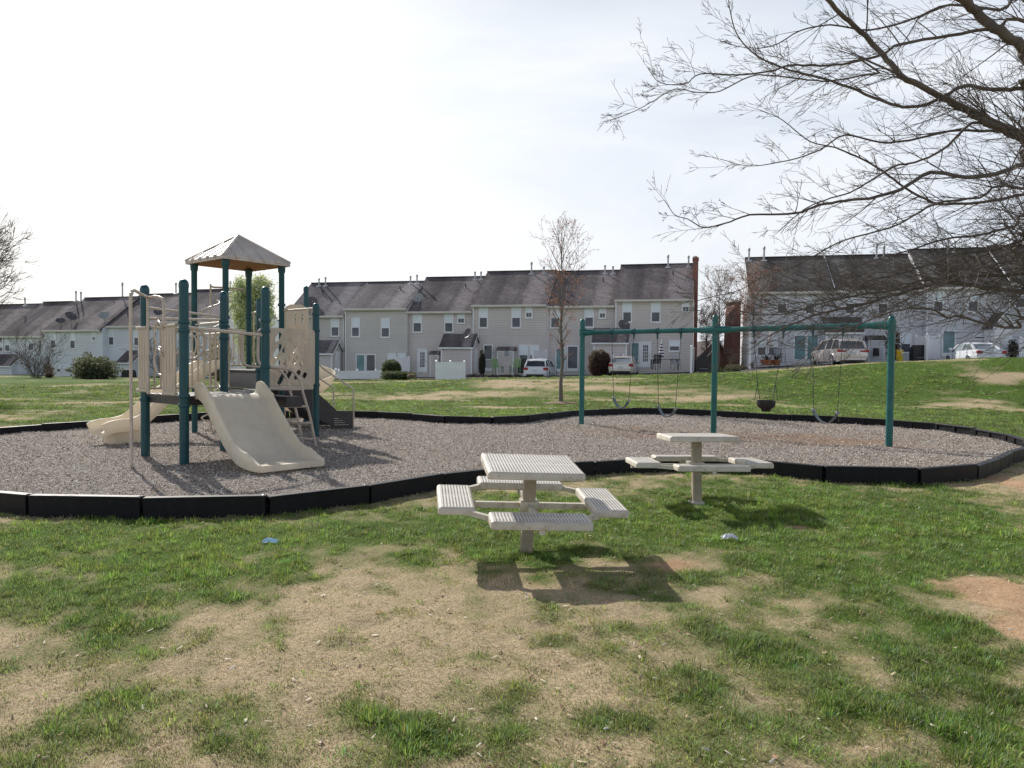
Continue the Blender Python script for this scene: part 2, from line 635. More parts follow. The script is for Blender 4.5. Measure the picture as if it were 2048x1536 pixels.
W = bpy.data.worlds.new('World')
S.world = W
W.use_nodes = True
wn = W.node_tree
for n in list(wn.nodes):
    wn.nodes.remove(n)
wo = wn.nodes.new('ShaderNodeOutputWorld')
bg = wn.nodes.new('ShaderNodeBackground')
bg.inputs['Strength'].default_value = 0.108
sky = wn.nodes.new('ShaderNodeTexSky')
sky.sky_type = 'NISHITA'
sky.sun_disc = False
sky.sun_elevation = EL
sky.sun_rotation = math.atan2(tosun.x, tosun.y)
sky.air_density = 1.0
sky.dust_density = 2.5
tc = wn.nodes.new('ShaderNodeTexCoord')
nv = wn.nodes.new('ShaderNodeVectorMath')
nv.operation = 'NORMALIZE'
wn.links.new(tc.outputs['Generated'], nv.inputs[0])
dt = wn.nodes.new('ShaderNodeVectorMath')
dt.operation = 'DOT_PRODUCT'
wn.links.new(nv.outputs[0], dt.inputs[0])
dt.inputs[1].default_value = tosun
# thin high cloud: brightest around the sun, thinner and bluer away from it
mp = wn.nodes.new('ShaderNodeMapping')
mp.inputs['Scale'].default_value = (1.0, 1.0, 3.2)
wn.links.new(nv.outputs[0], mp.inputs[0])
cn = noise(wn, 1.7, 7, 0.58, mp.outputs[0], 0.6)
glow = ramp(wn, dt.outputs['Value'], 0.35, 0.93, 0.0, 1.0)
lumA = mixc(wn, (7.9, 8.4, 9.2), (9.9, 10.0, 10.1), glow)
lumB = mixc(wn, (7.0, 7.7, 8.9), (8.9, 9.5, 9.9), glow)
cl = mixc(wn, lumB, lumA, ramp(wn, cn, 0.40, 0.60))
sz = wn.nodes.new('ShaderNodeSeparateXYZ')
wn.links.new(nv.outputs[0], sz.inputs[0])
cl = mixc(wn, cl, (0.9, 1.15, 1.9), ramp(wn, sz.outputs[2], 0.40, 0.72, 0.0, 0.94))
cover = wn.nodes.new('ShaderNodeMath')
cover.operation = 'ADD'
wn.links.new(ramp(wn, cn, 0.3, 0.7, 0.55, 0.95), cover.inputs[0])
cover.inputs[1].default_value = 0.05
skc = mixc(wn, sky.outputs[0], cl, cover.outputs[0])
wn.links.new(skc, bg.inputs['Color'])
wn.links.new(bg.outputs[0], wo.inputs[0])

S.view_settings.view_transform = 'Standard'
S.view_settings.look = 'None'
S.view_settings.exposure = 0
S.view_settings.gamma = 1

# ------------------------------------------------------------------ numeric noise for the ground
_rng = np.random.default_rng(11)
_T = _rng.random((256, 256))


def vn(x, y):
    xi, yi = np.floor(x).astype(int), np.floor(y).astype(int)
    fx, fy = x - xi, y - yi
    fx, fy = fx * fx * (3 - 2 * fx), fy * fy * (3 - 2 * fy)
    a, b = _T[xi & 255, yi & 255], _T[(xi + 1) & 255, yi & 255]
    c, d = _T[xi & 255, (yi + 1) & 255], _T[(xi + 1) & 255, (yi + 1) & 255]
    return (a * (1 - fx) + b * fx) * (1 - fy) + (c * (1 - fx) + d * fx) * fy


def fbm(x, y, o=4):
    s, a, t = 0, 1.0, 0
    for i in range(o):
        s = s + a * vn(x * 2 ** i + 17.3 * i + 100, y * 2 ** i + 9.1 * i + 100)
        t += a
        a *= 0.5
    return s / t


def sst(t):
    t = np.clip(t, 0, 1)
    return t * t * (3 - 2 * t)


# border outline of the play area (world), read off the photograph
def ztop(y):
    return 0.17 + 0.06 * float(sst((y - 12) / 8))


near = [(-250, 960), (-110, 972), (0, 982), (105, 991), (345, 994), (605, 986), (800, 957), (957, 936), (1175, 922), (1260, 915), (1400, 914), (1545, 920), (1645, 932), (1760, 936), (1905, 936), (1985, 919), (2028, 899), (2075, 886)]
farr = [(2040, 874), (2008, 864), (1925, 852), (1830, 843), (1700, 835), (1560, 829), (1420, 821), (1300, 817), (1165, 820), (1075, 829), (1010, 835), (900, 833), (800, 826), (700, 822), (560, 823), (410, 826), (280, 833), (100, 845), (0, 851), (-130, 864), (-260, 890), (-330, 925)]
OUT = [at(x, y, 0.17).xy for x, y in near] + [at(x, y, 0.22).xy for x, y in farr]


def catmull(P, n=8):
    R = []
    L = len(P)
    for i in range(L):
        a, b, c, d = P[i - 1], P[i], P[(i + 1) % L], P[(i + 2) % L]
        for k in range(n):
            t = k / n
            R.append(0.5 * ((2 * b) + (c - a) * t + (2 * a - 5 * b + 4 * c - d) * t * t + (3 * b - a - 3 * c + d) * t ** 3))
    return R


OUTS = catmull([Vector((p[0], p[1])) for p in OUT])
seg = [0.0]
for i in range(len(OUTS)):
    seg.append(seg[-1] + (OUTS[(i + 1) % len(OUTS)] - OUTS[i]).length)
NT = round(seg[-1] / 1.24)
JP = []
for k in range(NT):
    s = seg[-1] * k / NT
    i = max(j for j in range(len(OUTS)) if seg[j] <= s)
    t = (s - seg[i]) / max(1e-6, seg[i + 1] - seg[i])
    JP.append(OUTS[i].lerp(OUTS[(i + 1) % len(OUTS)], t))
POLY = np.array([[p.x, p.y] for p in JP])


def inside(x, y, P=POLY):
    r = np.zeros(np.shape(x), bool)
    n = len(P)
    for i in range(n):
        x0, y0 = P[i]
        x1, y1 = P[(i + 1) % n]
        c = ((y0 > y) != (y1 > y)) & (x < (x1 - x0) * (y - y0) / (y1 - y0 + 1e-12) + x0)
        r ^= c
    return r


def edist(x, y, P=POLY):
    d = np.full(np.shape(x), 1e9)
    n = len(P)
    for i in range(n):
        a, b = P[i], P[(i + 1) % n]
        ab = b - a
        t = np.clip(((x - a[0]) * ab[0] + (y - a[1]) * ab[1]) / (ab @ ab), 0, 1)
        d = np.minimum(d, np.hypot(x - a[0] - t * ab[0], y - a[1] - t * ab[1]))
    return d


def crest(x):
    return np.interp(x, [-60, -27, -14, 0, 8, 13, 18, 26, 45], [0.25, 0.33, 0.42, 0.74, 0.98, 1.22, 1.68, 2.12, 2.3])


def H(x, y):
    """terrain height"""
    x, y = np.asarray(x, float), np.asarray(y, float)
    g = -0.045 + 0.12 * sst((y - 13) / 7)
    zc = crest(x)
    g = g + (zc - 0.075) * sst((y - 27.5) / 12.5)
    g = g - 0.22 * sst((y - 41) / 4)
    g = g + (fbm(x * 0.35, y * 0.35, 3) - 0.5) * 0.10 * sst((y - 24) / 6)
    n = fbm(x * 1.3, y * 1.3, 4) - 0.5
    g = g + n * 0.035 * (1 - sst((y - 45) / 5))
    g = g + (fbm(x * 4.5 + 7, y * 4.5, 3) - 0.5) * 0.04 * (1 - sst((y - 14) / 6))
    return g


def ell(x, y, px, py, rx, ry, z=-0.04):
    c = at(px, py, z)
    a = at(px, py - ry, z)
    b = at(px, min(py + ry, 1536), z)
    ry_w = max(0.05, (a - b).length / 2 * (1 if py + ry <= 1536 else 1.3))
    rx_w = rx * c.y / F
    cy = (a.y + b.y) / 2
    return np.exp(-(((x - c.x) / rx_w) ** 2 + ((y - cy) / ry_w) ** 2))


GREEN_PATCH = [(90, 1070, 160, 45, .8), (330, 1110, 150, 35, .5), (560, 1060, 330, 45, .75), (90, 1190, 150, 60, .8), (235, 1275, 110, 32, .75), (370, 1170, 150, 35, .45),
               (900, 1060, 150, 60, .6), (1050, 1080, 150, 62, 1.3), (1160, 1030, 160, 40, .7), (520, 1190, 110, 26, .35), (590, 1290, 90, 25, .35), (830, 1480, 95, 45, .6),
               (1480, 1030, 260, 55, .8), (1800, 1030, 320, 60, .8), (1560, 1120, 150, 30, .45), (1700, 1160, 120, 35, .6), (1980, 1110, 200, 50, .6), (1350, 1060, 100, 40, .6),
               (1700, 1300, 250, 60, .4), (1600, 1440, 320, 80, .35), (120, 1480, 220, 60, .3), (300, 1400, 160, 40, .25), (1860, 1240, 60, 25, .5), (1350, 1250, 200, 50, .12), (1150, 1470, 200, 50, .25),
               (1900, 1440, 160, 60, .4), (1000, 1360, 120, 25, .2)]
TAN_PATCH = [(720, 1200, 260, 45, .55), (950, 1260, 330, 60, .5), (560, 1340, 300, 50, .35), (1150, 1330, 220, 40, .35), (60, 1010, 0.1, 0.1, 0), (200, 1350, 220, 30, .3), (860, 1100, 60, 40, .3)]
DIRT_PATCH = [(2035, 1200, 105, 50, 1.25), (2080, 1270, 80, 40, .6), (1360, 1130, 70, 13, .8), (1130, 1172, 90, 16, .5), (1630, 1180, 60, 10, .42), (2000, 960, 45, 26, 1.2), (1610, 1055, 40, 9, .5)]


def masks(x, y):
    g = 0.30 + 0.8 * (fbm(x * 0.9, y * 0.9) - 0.5) + 1.3 * (fbm(x * 4.1 + 5, y * 4.1, 4) - 0.5)
    for (a, b, c, d, w) in GREEN_PATCH:
        g = g + 0.85 * w * ell(x, y, a, b, c, d)
    for (a, b, c, d, w) in TAN_PATCH:
        g = g - 0.6 * w * ell(x, y, a, b, c, d)
    dirt = np.zeros(np.shape(x))
    for (a, b, c, d, w) in DIRT_PATCH:
        dirt = dirt + w * ell(x, y, a, b, c, d)
    dirt = dirt + (1.3 * (fbm(x * 3.2 + 40, y * 3.2, 5) - 0.5) + 0.5 * (fbm(x * 14, y * 14, 2) - .5)) * np.clip(dirt * 4, 0, 1)
    dirt = np.clip((dirt - 0.36) * 2.6, 0, 1)
    # meadow and bank behind the play area
    fr = sst((y - 13) / 5)
    far = 1.08 + 3.0 * (fbm(x * 0.22 + 3, y * 0.5 + 8, 4) - 0.5) + 0.9 * (fbm(x * 1.1, y * 1.6, 3) - 0.5)
    far = far - 0.45 * np.exp(-((y - 38.8) / 1.6) ** 2) * sst((2 - x) / 4) * sst((x + 16) / 3)
    for (px, py, rx, ry, w) in [(870, 788, 150, 10, .8), (1180, 780, 120, 12, 1.0), (600, 785, 70, 10, .4), (230, 770, 90, 7, 1.1), (200, 793, 70, 5, .9), (1350, 790, 120, 7, .6), (1900, 785, 130, 4, .45), (2010, 805, 90, 8, .95)]:
        c = at(px, py, 0.3)
        if py < 775:
            c = Vector((c.x * 0 + ray(px, py).x / ray(px, py).y * 37, 37, 0))
        rw = rx * c.y / F
        far = far - 0.85 * w * np.exp(-(((x - c.x) / rw) ** 2 + ((y - c.y) / (ry * 0.32)) ** 2))
    g = g * (1 - fr) + far * fr
    return np.clip(g, 0, 1), dirt

# ------------------------------------------------------------------ ground sheet
def build_ground():
    th = np.concatenate([np.linspace(-180, -44, 46)[:-1], np.linspace(-44, 44, 420), np.linspace(44, 180, 46)[1:-1]]) * math.pi / 180
    rr = np.concatenate([np.geomspace(0.6, 60, 430), np.geomspace(60, 900, 30)[1:]])
    R_, T_ = np.meshgrid(rr, th, indexing='ij')
    x, y = R_ * np.sin(T_), R_ * np.cos(T_)
    z = H(x, y)
    ins = inside(x, y)
    z = np.where(ins, z - 0.2, z)
    g, d = masks(x, y)
    nr, nt_ = x.shape
    V = np.stack([x.ravel(), y.ravel(), z.ravel()], 1)
    V = np.vstack([V, [[0, 0, -0.05]]])
    i, j = np.meshgrid(np.arange(nr - 1), np.arange(nt_), indexing='ij')
    j2 = (j + 1) % nt_
    T = np.stack([i * nt_ + j, (i + 1) * nt_ + j, (i + 1) * nt_ + j2, i * nt_ + j2], -1).reshape(-1, 4)
    jj = np.arange(nt_)
    c = len(V) - 1
    T = np.vstack([T, np.stack([np.full(nt_, c), jj, (jj + 1) % nt_, np.full(nt_, c)], 1)])
    m, nt, b, out = nodes('lawn_soil')
    a = nt.nodes.new('ShaderNodeAttribute')
    a.attribute_name = 'tint'
    sp = nt.nodes.new('ShaderNodeSeparateColor')
    nt.links.new(a.outputs['Color'], sp.inputs[0])
    v = coord(nt, 'Object')
    nf = noise(nt, 26, 5, 0.75, v)
    nm = noise(nt, 5, 5, 0.7, v)
    ns = noise(nt, 140, 3, 0.7, coord(nt, 'Object', (1, 0.5, 1)))
    tan = mixc(nt, (0.31, 0.235, 0.14), (0.64, 0.51, 0.335), ramp(nt, nf, 0.3, 0.72))
    tan = mixc(nt, tan, (0.54, 0.44, 0.31), ramp(nt, ns, 0.52, 0.75, 0, 0.6))
    grn = mixc(nt, (0.030, 0.070, 0.008), (0.11, 0.19, 0.025), ramp(nt, nf, 0.3, 0.7))
    grn = mixc(nt, grn, (0.17, 0.20, 0.055), ramp(nt, nm, 0.5, 0.75, 0, 0.5))
    # ragged transition
    ad = N(nt, 'ShaderNodeMath', operation='ADD')
    nt.links.new(sp.outputs[0], ad.inputs[0])
    nt.links.new(ramp(nt, nf, 0.2, 0.8, -0.35, 0.35), ad.inputs[1])
    c = mixc(nt, tan, grn, ramp(nt, ad.outputs[0], 0.18, 0.85))
    drt = mixc(nt, (0.42, 0.26, 0.15), (0.60, 0.42, 0.26), ramp(nt, nm, 0.3, 0.7))
    drt = mixc(nt, drt, (0.26, 0.15, 0.08), ramp(nt, nf, 0.56, 0.72, 0, 0.7))
    c = mixc(nt, c, drt, sp.outputs[1])
    nt.links.new(c, b.inputs['Base Color'])
    b.inputs['Roughness'].default_value = 0.95
    b.inputs['Specular IOR Level'].default_value = 0.1
    bump(nt, b, nf, 0.8, 0.03)
    C = np.zeros((len(V), 3))
    C[:-1, 0] = g.ravel()
    C[:-1, 1] = d.ravel()
    o = np_mesh('ground', V, T, C, m)
    o.data.shade_smooth()
    o['kind'] = 'structure'
    return o


build_ground()


# ------------------------------------------------------------------ play area: bark mulch sheet
PITS = [(1290, 862, 1.1, 0.8), (1340, 870, 1.1, .7), (1560, 872, 1.0, 0.7), (1700, 885, 1.2, 0.8), (1620, 880, 1.2, .8)]


def mulch_h(x, y):
    h = (fbm(x * 1.6, y * 1.6, 4) - 0.5) * 0.07
    h = h + 0.05 * np.exp(-((edist(x, y) / 0.7) ** 2))
    for (px, py, rx, ry) in PITS:
        c = at(px, py, 0)
        h = h - 0.05 * np.exp(-(((x - c.x) / rx) ** 2 + ((y - c.y) / ry) ** 2))
    return h


def mulch_tone(x, y):
    t = np.zeros(np.shape(x))
    for (px, py, rx, ry) in PITS:
        c = at(px, py, 0)
        t = t + np.exp(-(((x - c.x) / (rx * 1.25)) ** 2 + ((y - c.y) / (ry * 1.5)) ** 2))
    t = t * (0.1 + 1.5 * fbm(x * 1.6, y * 2.4, 4) ** 1.5)
    return np.clip(t + 0.7 * (fbm(x * 0.7 + 30, y * 0.7, 3) - 0.5), 0, 1)


def build_mulch():
    s = 0.085
    x0, x1, y0, y1 = POLY[:, 0].min(), POLY[:, 0].max(), POLY[:, 1].min(), POLY[:, 1].max()
    gx, gy = np.arange(x0 - s, x1 + s, s), np.arange(y0 - s, y1 + s, s)
    X, Y = np.meshgrid(gx, gy, indexing='ij')
    Z = mulch_h(X, Y)
    cx, cy = X[:-1, :-1] + s / 2, Y[:-1, :-1] + s / 2
    ok = inside(cx, cy)
    n = len(gy)
    i, j = np.nonzero(ok)
    T = np.stack([i * n + j, (i + 1) * n + j, (i + 1) * n + j + 1, i * n + j + 1], 1)
    used = np.unique(T)
    mp_ = np.full(X.size, -1)
    mp_[used] = np.arange(len(used))
    V = np.stack([X.ravel(), Y.ravel(), Z.ravel()], 1)[used]
    m, nt, b, out = nodes('bark_mulch')
    a = nt.nodes.new('ShaderNodeAttribute')
    a.attribute_name = 'tint'
    v = coord(nt, 'Object')
    n1 = noise(nt, 45, 4, 0.7, v)
    vo = nt.nodes.new('ShaderNodeTexVoronoi')
    vo.inputs['Scale'].default_value = 38
    nt.links.new(v, vo.inputs['Vector'])
    c = mixc(nt, (0.20, 0.165, 0.14), (0.54, 0.485, 0.43), ramp(nt, vo.outputs['Color'], 0.2, 0.8))
    c = mixc(nt, c, (0.07, 0.052, 0.045), ramp(nt, n1, 0.50, 0.66, 0, 0.75))
    c = mixc(nt, c, (0.30, 0.21, 0.15), a.outputs['Color'])
    nt.links.new(c, b.inputs['Base Color'])
    b.inputs['Roughness'].default_value = 0.95
    b.inputs['Specular IOR Level'].default_value = 0.1
    bump(nt, b, n1, 1.0, 0.03)
    tn = mulch_tone(V[:, 0], V[:, 1])
    o = np_mesh('mulch_bed', V, mp_[T], np.stack([tn, tn, tn], 1), m)
    o.data.shade_smooth()
    o['kind'] = 'structure'


build_mulch()

RG = np.random.default_rng(5)


def wedge(n, r0, r1, half=40, p=None):
    """random ground spots in front of the viewer's side, denser nearby"""
    th = np.radians(RG.uniform(-half, half, n))
    r = r0 * (r1 / r0) ** RG.random(n)
    return r * np.sin(th), r * np.cos(th), r


def chips(n, r0, r1, name, label, cat, keep, size, cols, zf, parent=None, thick=0.25, tilt=0.5):
    x, y, r = wedge(n, r0, r1, 41)
    k = keep(x, y)
    x, y, r = x[k], y[k], r[k]
    n = len(x)
    L = RG.uniform(size[0], size[1], n) * np.maximum(1, (r / 9)) ** 0.6
    Wd = L * RG.uniform(0.22, 0.5, n)
    az = RG.uniform(0, math.pi * 2, n)
    tl = RG.normal(0, tilt, n)
    ro = RG.normal(0, tilt, n)
    ux = np.stack([np.cos(az) * np.cos(tl), np.sin(az) * np.cos(tl), np.sin(tl)], 1)
    vx = np.stack([-np.sin(az) * np.cos(ro), np.cos(az) * np.cos(ro), np.sin(ro)], 1)
    nz = np.cross(ux, vx)
    z = zf(x, y) + np.abs(np.sin(tl)) * L * 0.5 + np.abs(np.sin(ro)) * Wd * 0.5
    P = np.stack([x, y, z + 0.003], 1)
    A, B, Cn = ux * (L / 2)[:, None], vx * (Wd / 2)[:, None], nz * (Wd * thick)[:, None]
    V = np.stack([P - A - B * .6, P + A - B, P + A * .9 + B, P - A + B * .8, P - A * .9 - B * .5 + Cn, P + A * .85 - B * .8 + Cn, P + A * .8 + B * .8 + Cn, P - A * .9 + B * .7 + Cn], 1).reshape(-1, 3)
    q = np.array([[4, 5, 6, 7], [0, 1, 5, 4], [1, 2, 6, 5], [2, 3, 7, 6], [3, 0, 4, 7]])
    T = (np.arange(n)[:, None, None] * 8 + q[None]).reshape(-1, 4)
    ci = RG.integers(0, len(cols), n)
    C = np.array(cols)[ci] * RG.uniform(0.7, 1.3, (n, 1))
    C = np.repeat(np.clip(C, 0, 0.95), 8, 0)
    o = np_mesh(name, V, T, C, M['chip'])
    tag(o, label, cat, kind='stuff')
    return o


chips(290000, 7.2, 26, 'mulch_chips', 'loose weathered bark chips covering the play area floor', 'mulch',
      lambda x, y: inside(x, y) & (edist(x, y) > 0.09) & (RG.random(len(x)) > 0.5 * mulch_tone(x, y)), (0.011, 0.028),
      [(0.52, 0.46, 0.41), (0.40, 0.345, 0.30), (0.62, 0.56, 0.50), (0.26, 0.21, 0.17), (0.45, 0.37, 0.31), (0.80, 0.76, 0.70), (0.17, 0.135, 0.11), (0.55, 0.49, 0.43)], mulch_h)
chips(1300, 2.8, 12, 'fallen_leaves', 'small pale dry leaves and wood bits scattered on the lawn', 'leaf litter',
      lambda x, y: ~inside(x, y), (0.015, 0.04), [(0.60, 0.51, 0.38), (0.66, 0.60, 0.50), (0.42, 0.31, 0.2), (0.50, 0.40, 0.27), (0.3, 0.17, 0.1), (0.25, 0.17, 0.1)], lambda x, y: H(x, y) + 0.004, thick=0.08, tilt=0.35)


# ------------------------------------------------------------------ grass blades
def green_tone(x, y, g, far, n):
    t = RG.random((n, 1))
    lush = fbm(x * 0.8 + 60, y * 0.8, 3)[:, None]
    gr = np.array([[0.055, 0.150, 0.008]]) * (1 - t) + np.array([[0.24, 0.42, 0.035]]) * t
    gr = gr * (0.55 + 0.95 * lush) + np.clip((lush - .5) * 4, 0, 1) * np.array([[0.045, 0.03, 0.0]])
    olive = np.array([[0.16, 0.22, 0.04]]) * (1 - t) + np.array([[0.44, 0.50, 0.13]]) * t
    lg = np.clip((g[:, None] - 0.42) * 3.0, 0, 1)
    lg = np.maximum(lg, far[:, None] * .8)
    gr = gr * lg + olive * (1 - lg)
    gr = np.where(RG.random((n, 1)) < 0.12, np.array([[0.38, 0.35, 0.14]]), gr)
    gr = np.where(RG.random((n, 1)) < 0.12, np.array([[0.20, 0.30, 0.19]]), gr)  # pale bluish blades: sky reflection painted into the tint
    gr = gr * RG.uniform(0.55, 1.35, (n, 1))
    gr = gr * (1 - .35 * far[:, None] * np.clip((0.55 - fbm(x * 0.9 + 20, y * 2.2, 4)[:, None]) * 5, 0, 1))
    return gr, t


def blade_mesh(name, label, x, y, L, Wd, az, lean, C):
    n = len(x)
    dx, dy = np.cos(az), np.sin(az)
    z = H(x, y) - 0.004
    P = np.stack([x, y, z], 1)
    Wv = np.stack([-dy, dx, np.zeros(n)], 1) * (Wd / 2)[:, None]
    l1, l2 = lean * 0.6, np.minimum(lean * 1.25, 1.5)
    mid = P + np.stack([dx * np.sin(l1), dy * np.sin(l1), np.cos(l1)], 1) * (L * 0.55)[:, None]
    tip = mid + np.stack([dx * np.sin(l2), dy * np.sin(l2), np.cos(l2)], 1) * (L * 0.5)[:, None]
    V = np.stack([P - Wv, P + Wv, mid - Wv * .8, mid + Wv * .8, tip], 1).reshape(-1, 3)
    q = np.array([[0, 1, 3], [0, 3, 2], [2, 3, 4]])
    T = (np.arange(n)[:, None, None] * 5 + q[None]).reshape(-1, 3)
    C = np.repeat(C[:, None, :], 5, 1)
    C[:, :2] *= 0.38  # shade at the blade roots is painted into the tint
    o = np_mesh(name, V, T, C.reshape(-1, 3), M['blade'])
    tag(o, label, 'grass', kind='stuff')


def blades(n, r0, r1):
    x, y, r = wedge(n, r0, r1, 41)
    g, d = masks(x, y)
    cl = fbm(x * 7, y * 7, 2)
    ins = inside(x, y) | (edist(x, y) < 0.07)
    pg = np.clip(0.42 + (g - 0.30) * 1.0 + (cl - 0.5) * 1.5, 0.08, 1)
    isg = RG.random(len(x)) < pg
    keep = ~ins & (RG.random(len(x)) > d * 0.97) & (isg | (RG.random(len(x)) < 0.75))
    x, y, r, g, isg, cl = (q[keep] for q in (x, y, r, g, isg, cl))
    n = len(x)
    k = np.maximum(1, r / 6.0)
    far = sst((r - 12) / 8)
    L = np.where(isg, RG.uniform(0.012, 0.030, n) * (0.6 + 0.5 * np.clip(g * 1.4 - .35, 0, 1)), RG.uniform(0.012, 0.030, n)) * (1 + 0.22 * (k - 1))
    L = L * (1 + 1.1 * np.exp(-((edist(x, y) - 0.1) / 0.12) ** 2) * (y < 14))
    Wd = np.where(isg, 0.0036, 0.0028) * k * RG.uniform(0.7, 1.3, n)
    az = RG.uniform(0, math.pi * 2, n)
    lean = np.where(isg, RG.uniform(0.3, 1.1, n), RG.uniform(0.75, 1.4, n))
    gr, t = green_tone(x, y, g, far, n)
    tn = np.array([[0.50, 0.39, 0.24]]) * (1 - t) + np.array([[0.92, 0.79, 0.57]]) * t
    tn = tn * RG.uniform(.55, 1.2, (n, 1))
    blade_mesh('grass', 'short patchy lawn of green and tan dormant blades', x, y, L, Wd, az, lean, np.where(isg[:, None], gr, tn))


def tufts(n, r0, r1):
    """bunches of longer grass leaning outwards, thick where the lawn is lush"""
    x, y, r = wedge(n, r0, r1, 41)
    g, d = masks(x, y)
    cl = fbm(x * 1.7 + 9, y * 1.7, 3)
    keep = ~inside(x, y) & (edist(x, y) > .1) & (d < .35) & (RG.random(n) < np.clip((g - .24) * 1.3 + (cl - .5) * 1.5, 0.13, 1))
    x, y, r, g = x[keep], y[keep], r[keep], g[keep]
    m = len(x)
    per = 46
    k = np.maximum(1, r / 7.0)
    R = RG.uniform(.035, .10, m) * k ** .6
    big = RG.uniform(.7, 1.35, m) * (0.48 + .85 * np.clip(g, 0, 1))
    tone = RG.uniform(.55, 1.45, (m, 1)) * np.array([[1, 1, 1]]) * (1 + RG.normal(0, .12, (m, 3)))
    I = np.repeat(np.arange(m), per)
    q = len(I)
    ph = RG.uniform(0, 6.283, q)
    rho = np.sqrt(RG.random(q))
    X = x[I] + np.cos(ph) * rho * R[I]
    Y = y[I] + np.sin(ph) * rho * R[I]
    az = ph + RG.normal(0, .5, q)
    lean = .15 + .85 * rho + RG.normal(0, .15, q)
    L = RG.uniform(.022, .052, q) * (1.15 - .45 * rho) * big[I] * (1 + .15 * (k[I] - 1))
    Wd = .0036 * k[I] * RG.uniform(.7, 1.3, q)
    far = sst((r[I] - 12) / 8)
    gr, t = green_tone(X, Y, np.maximum(g[I], .45), far, q)
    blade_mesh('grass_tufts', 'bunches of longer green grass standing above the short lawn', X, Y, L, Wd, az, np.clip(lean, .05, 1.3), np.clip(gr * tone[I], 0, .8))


blades(560000, 2.5, 46)
tufts(21000, 2.5, 42)


# ------------------------------------------------------------------ plastic border timbers
def timber(a, b, name='border_timber'):
    a, b = Vector((a.x, a.y, 0)), Vector((b.x, b.y, 0))
    mid = (a + b) / 2
    L = (b - a).length - 0.016
    d = (b - a).normalized()
    s = Vector((-d.y, d.x, 0))
    zt = ztop(mid.y) + random.uniform(-0.012, 0.012)
    zg = float(H(mid.x, mid.y)) - 0.08
    rot = Matrix((d, s, Vector((0, 0, 1)))).transposed().to_4x4()
    m = Matrix.Translation((mid.x, mid.y, 0)) @ rot @ Matrix.Rotation(random.uniform(-0.012, 0.012), 4, 'Y')
    t = thing(name, 'x', 'border timber', mat=Matrix.Translation((mid.x, mid.y, zg)) @ rot, group='black plastic timbers edging the mulch')
    mb = MB()
    w = 0.055
    mb.bbox(-L / 2, L / 2, -w, w, zt - 0.035, zt, 0.008, m)             # cap
    mb.bbox(-L / 2 + .002, L / 2 - .002, -w, w, zg, zg + 0.05, 0.006, m)         # foot
    mb.box(-L / 2 + .01, L / 2 - .01, -w * 0.45, w * 0.45, zg + .01, zt - 0.02, m)   # web
    # smooth outer face, recessed pockets towards the mulch
    mb.bbox(-L / 2 + .004, L / 2 - .004, -w * .96, -w * .5, zg + .01, zt - .01, 0.006, m)
    if mid.x < 7.5:
        mb.bbox(-L / 2 + .004, L / 2 - .004, w * .5, w * .96, zg + .01, zt - .01, 0.006, m)
    n = 2
    for i in range(n + 1 if mid.x >= 7.5 else 0):
        x = -L / 2 + 0.045 + (L - 0.09) * i / n
        mb.bbox(x - 0.04, x + 0.04, -w * .4, w * .97, zg + 0.02, zt - 0.02, 0.005, m)
    mb.box(-L / 2 + .03, L / 2 - .03, -w * 0.4, w * 0.93, -.12, zt - 0.14, m)
    mb.build('rail', M['timber'], t)
    k = MB()
    k.lathe(m @ Vector((L / 2 - 0.03, 0, zt - 0.004)), [(0.018, 0), (0.018, 0.008), (0.008, 0.012)], 8)
    k.build('spike_head', M['bolt'], t)
    return t


TIMB = []
for k in range(NT):
    a, b = JP[k], JP[(k + 1) % NT]
    c = (a + b) / 2
    if c.y < 2 or abs(c.x) / c.y > 0.80:
        continue
    TIMB.append((k, c, timber(a, b)))
# every timber says where it stands
for k, c, t in TIMB:
    t['_x'] = c.x / c.y
fr_ = [q for q in TIMB if q[1].y < (13.2 if q[1].x > 6 else 11.5)]
bk_ = [q for q in TIMB if q not in fr_]
for lst, side in ((fr_, 'near'), (bk_, 'far')):
    lst.sort(key=lambda q: q[2]['_x'])
    ordn = ['leftmost', 'second', 'third', 'fourth', 'fifth', 'sixth', 'seventh', 'eighth', 'ninth', 'tenth', 'eleventh', 'twelfth', 'thirteenth', 'fourteenth', 'fifteenth', 'sixteenth', 'seventeenth', 'eighteenth', 'nineteenth', 'twentieth']
    tens = {20: 'twenty', 30: 'thirty', 40: 'forty'}
    for i, q in enumerate(lst):
        if i >= 20:
            w_ = tens[i // 10 * 10 if i % 10 != 9 else i // 10 * 10]
            nm_ = w_ + '-' + ['first', 'second', 'third', 'fourth', 'fifth', 'sixth', 'seventh', 'eighth', 'ninth'][i % 10] if i % 10 != 9 else {29: 'thirtieth', 39: 'fortieth', 49: 'fiftieth'}[i]
        else:
            nm_ = ordn[i]
        q[2]['label'] = ('black plastic border timber, %s from the left along the %s edge of the mulch' % (nm_, side)) if i else 'black plastic border timber, leftmost on the %s edge of the mulch' % side
        del q[2]['_x']



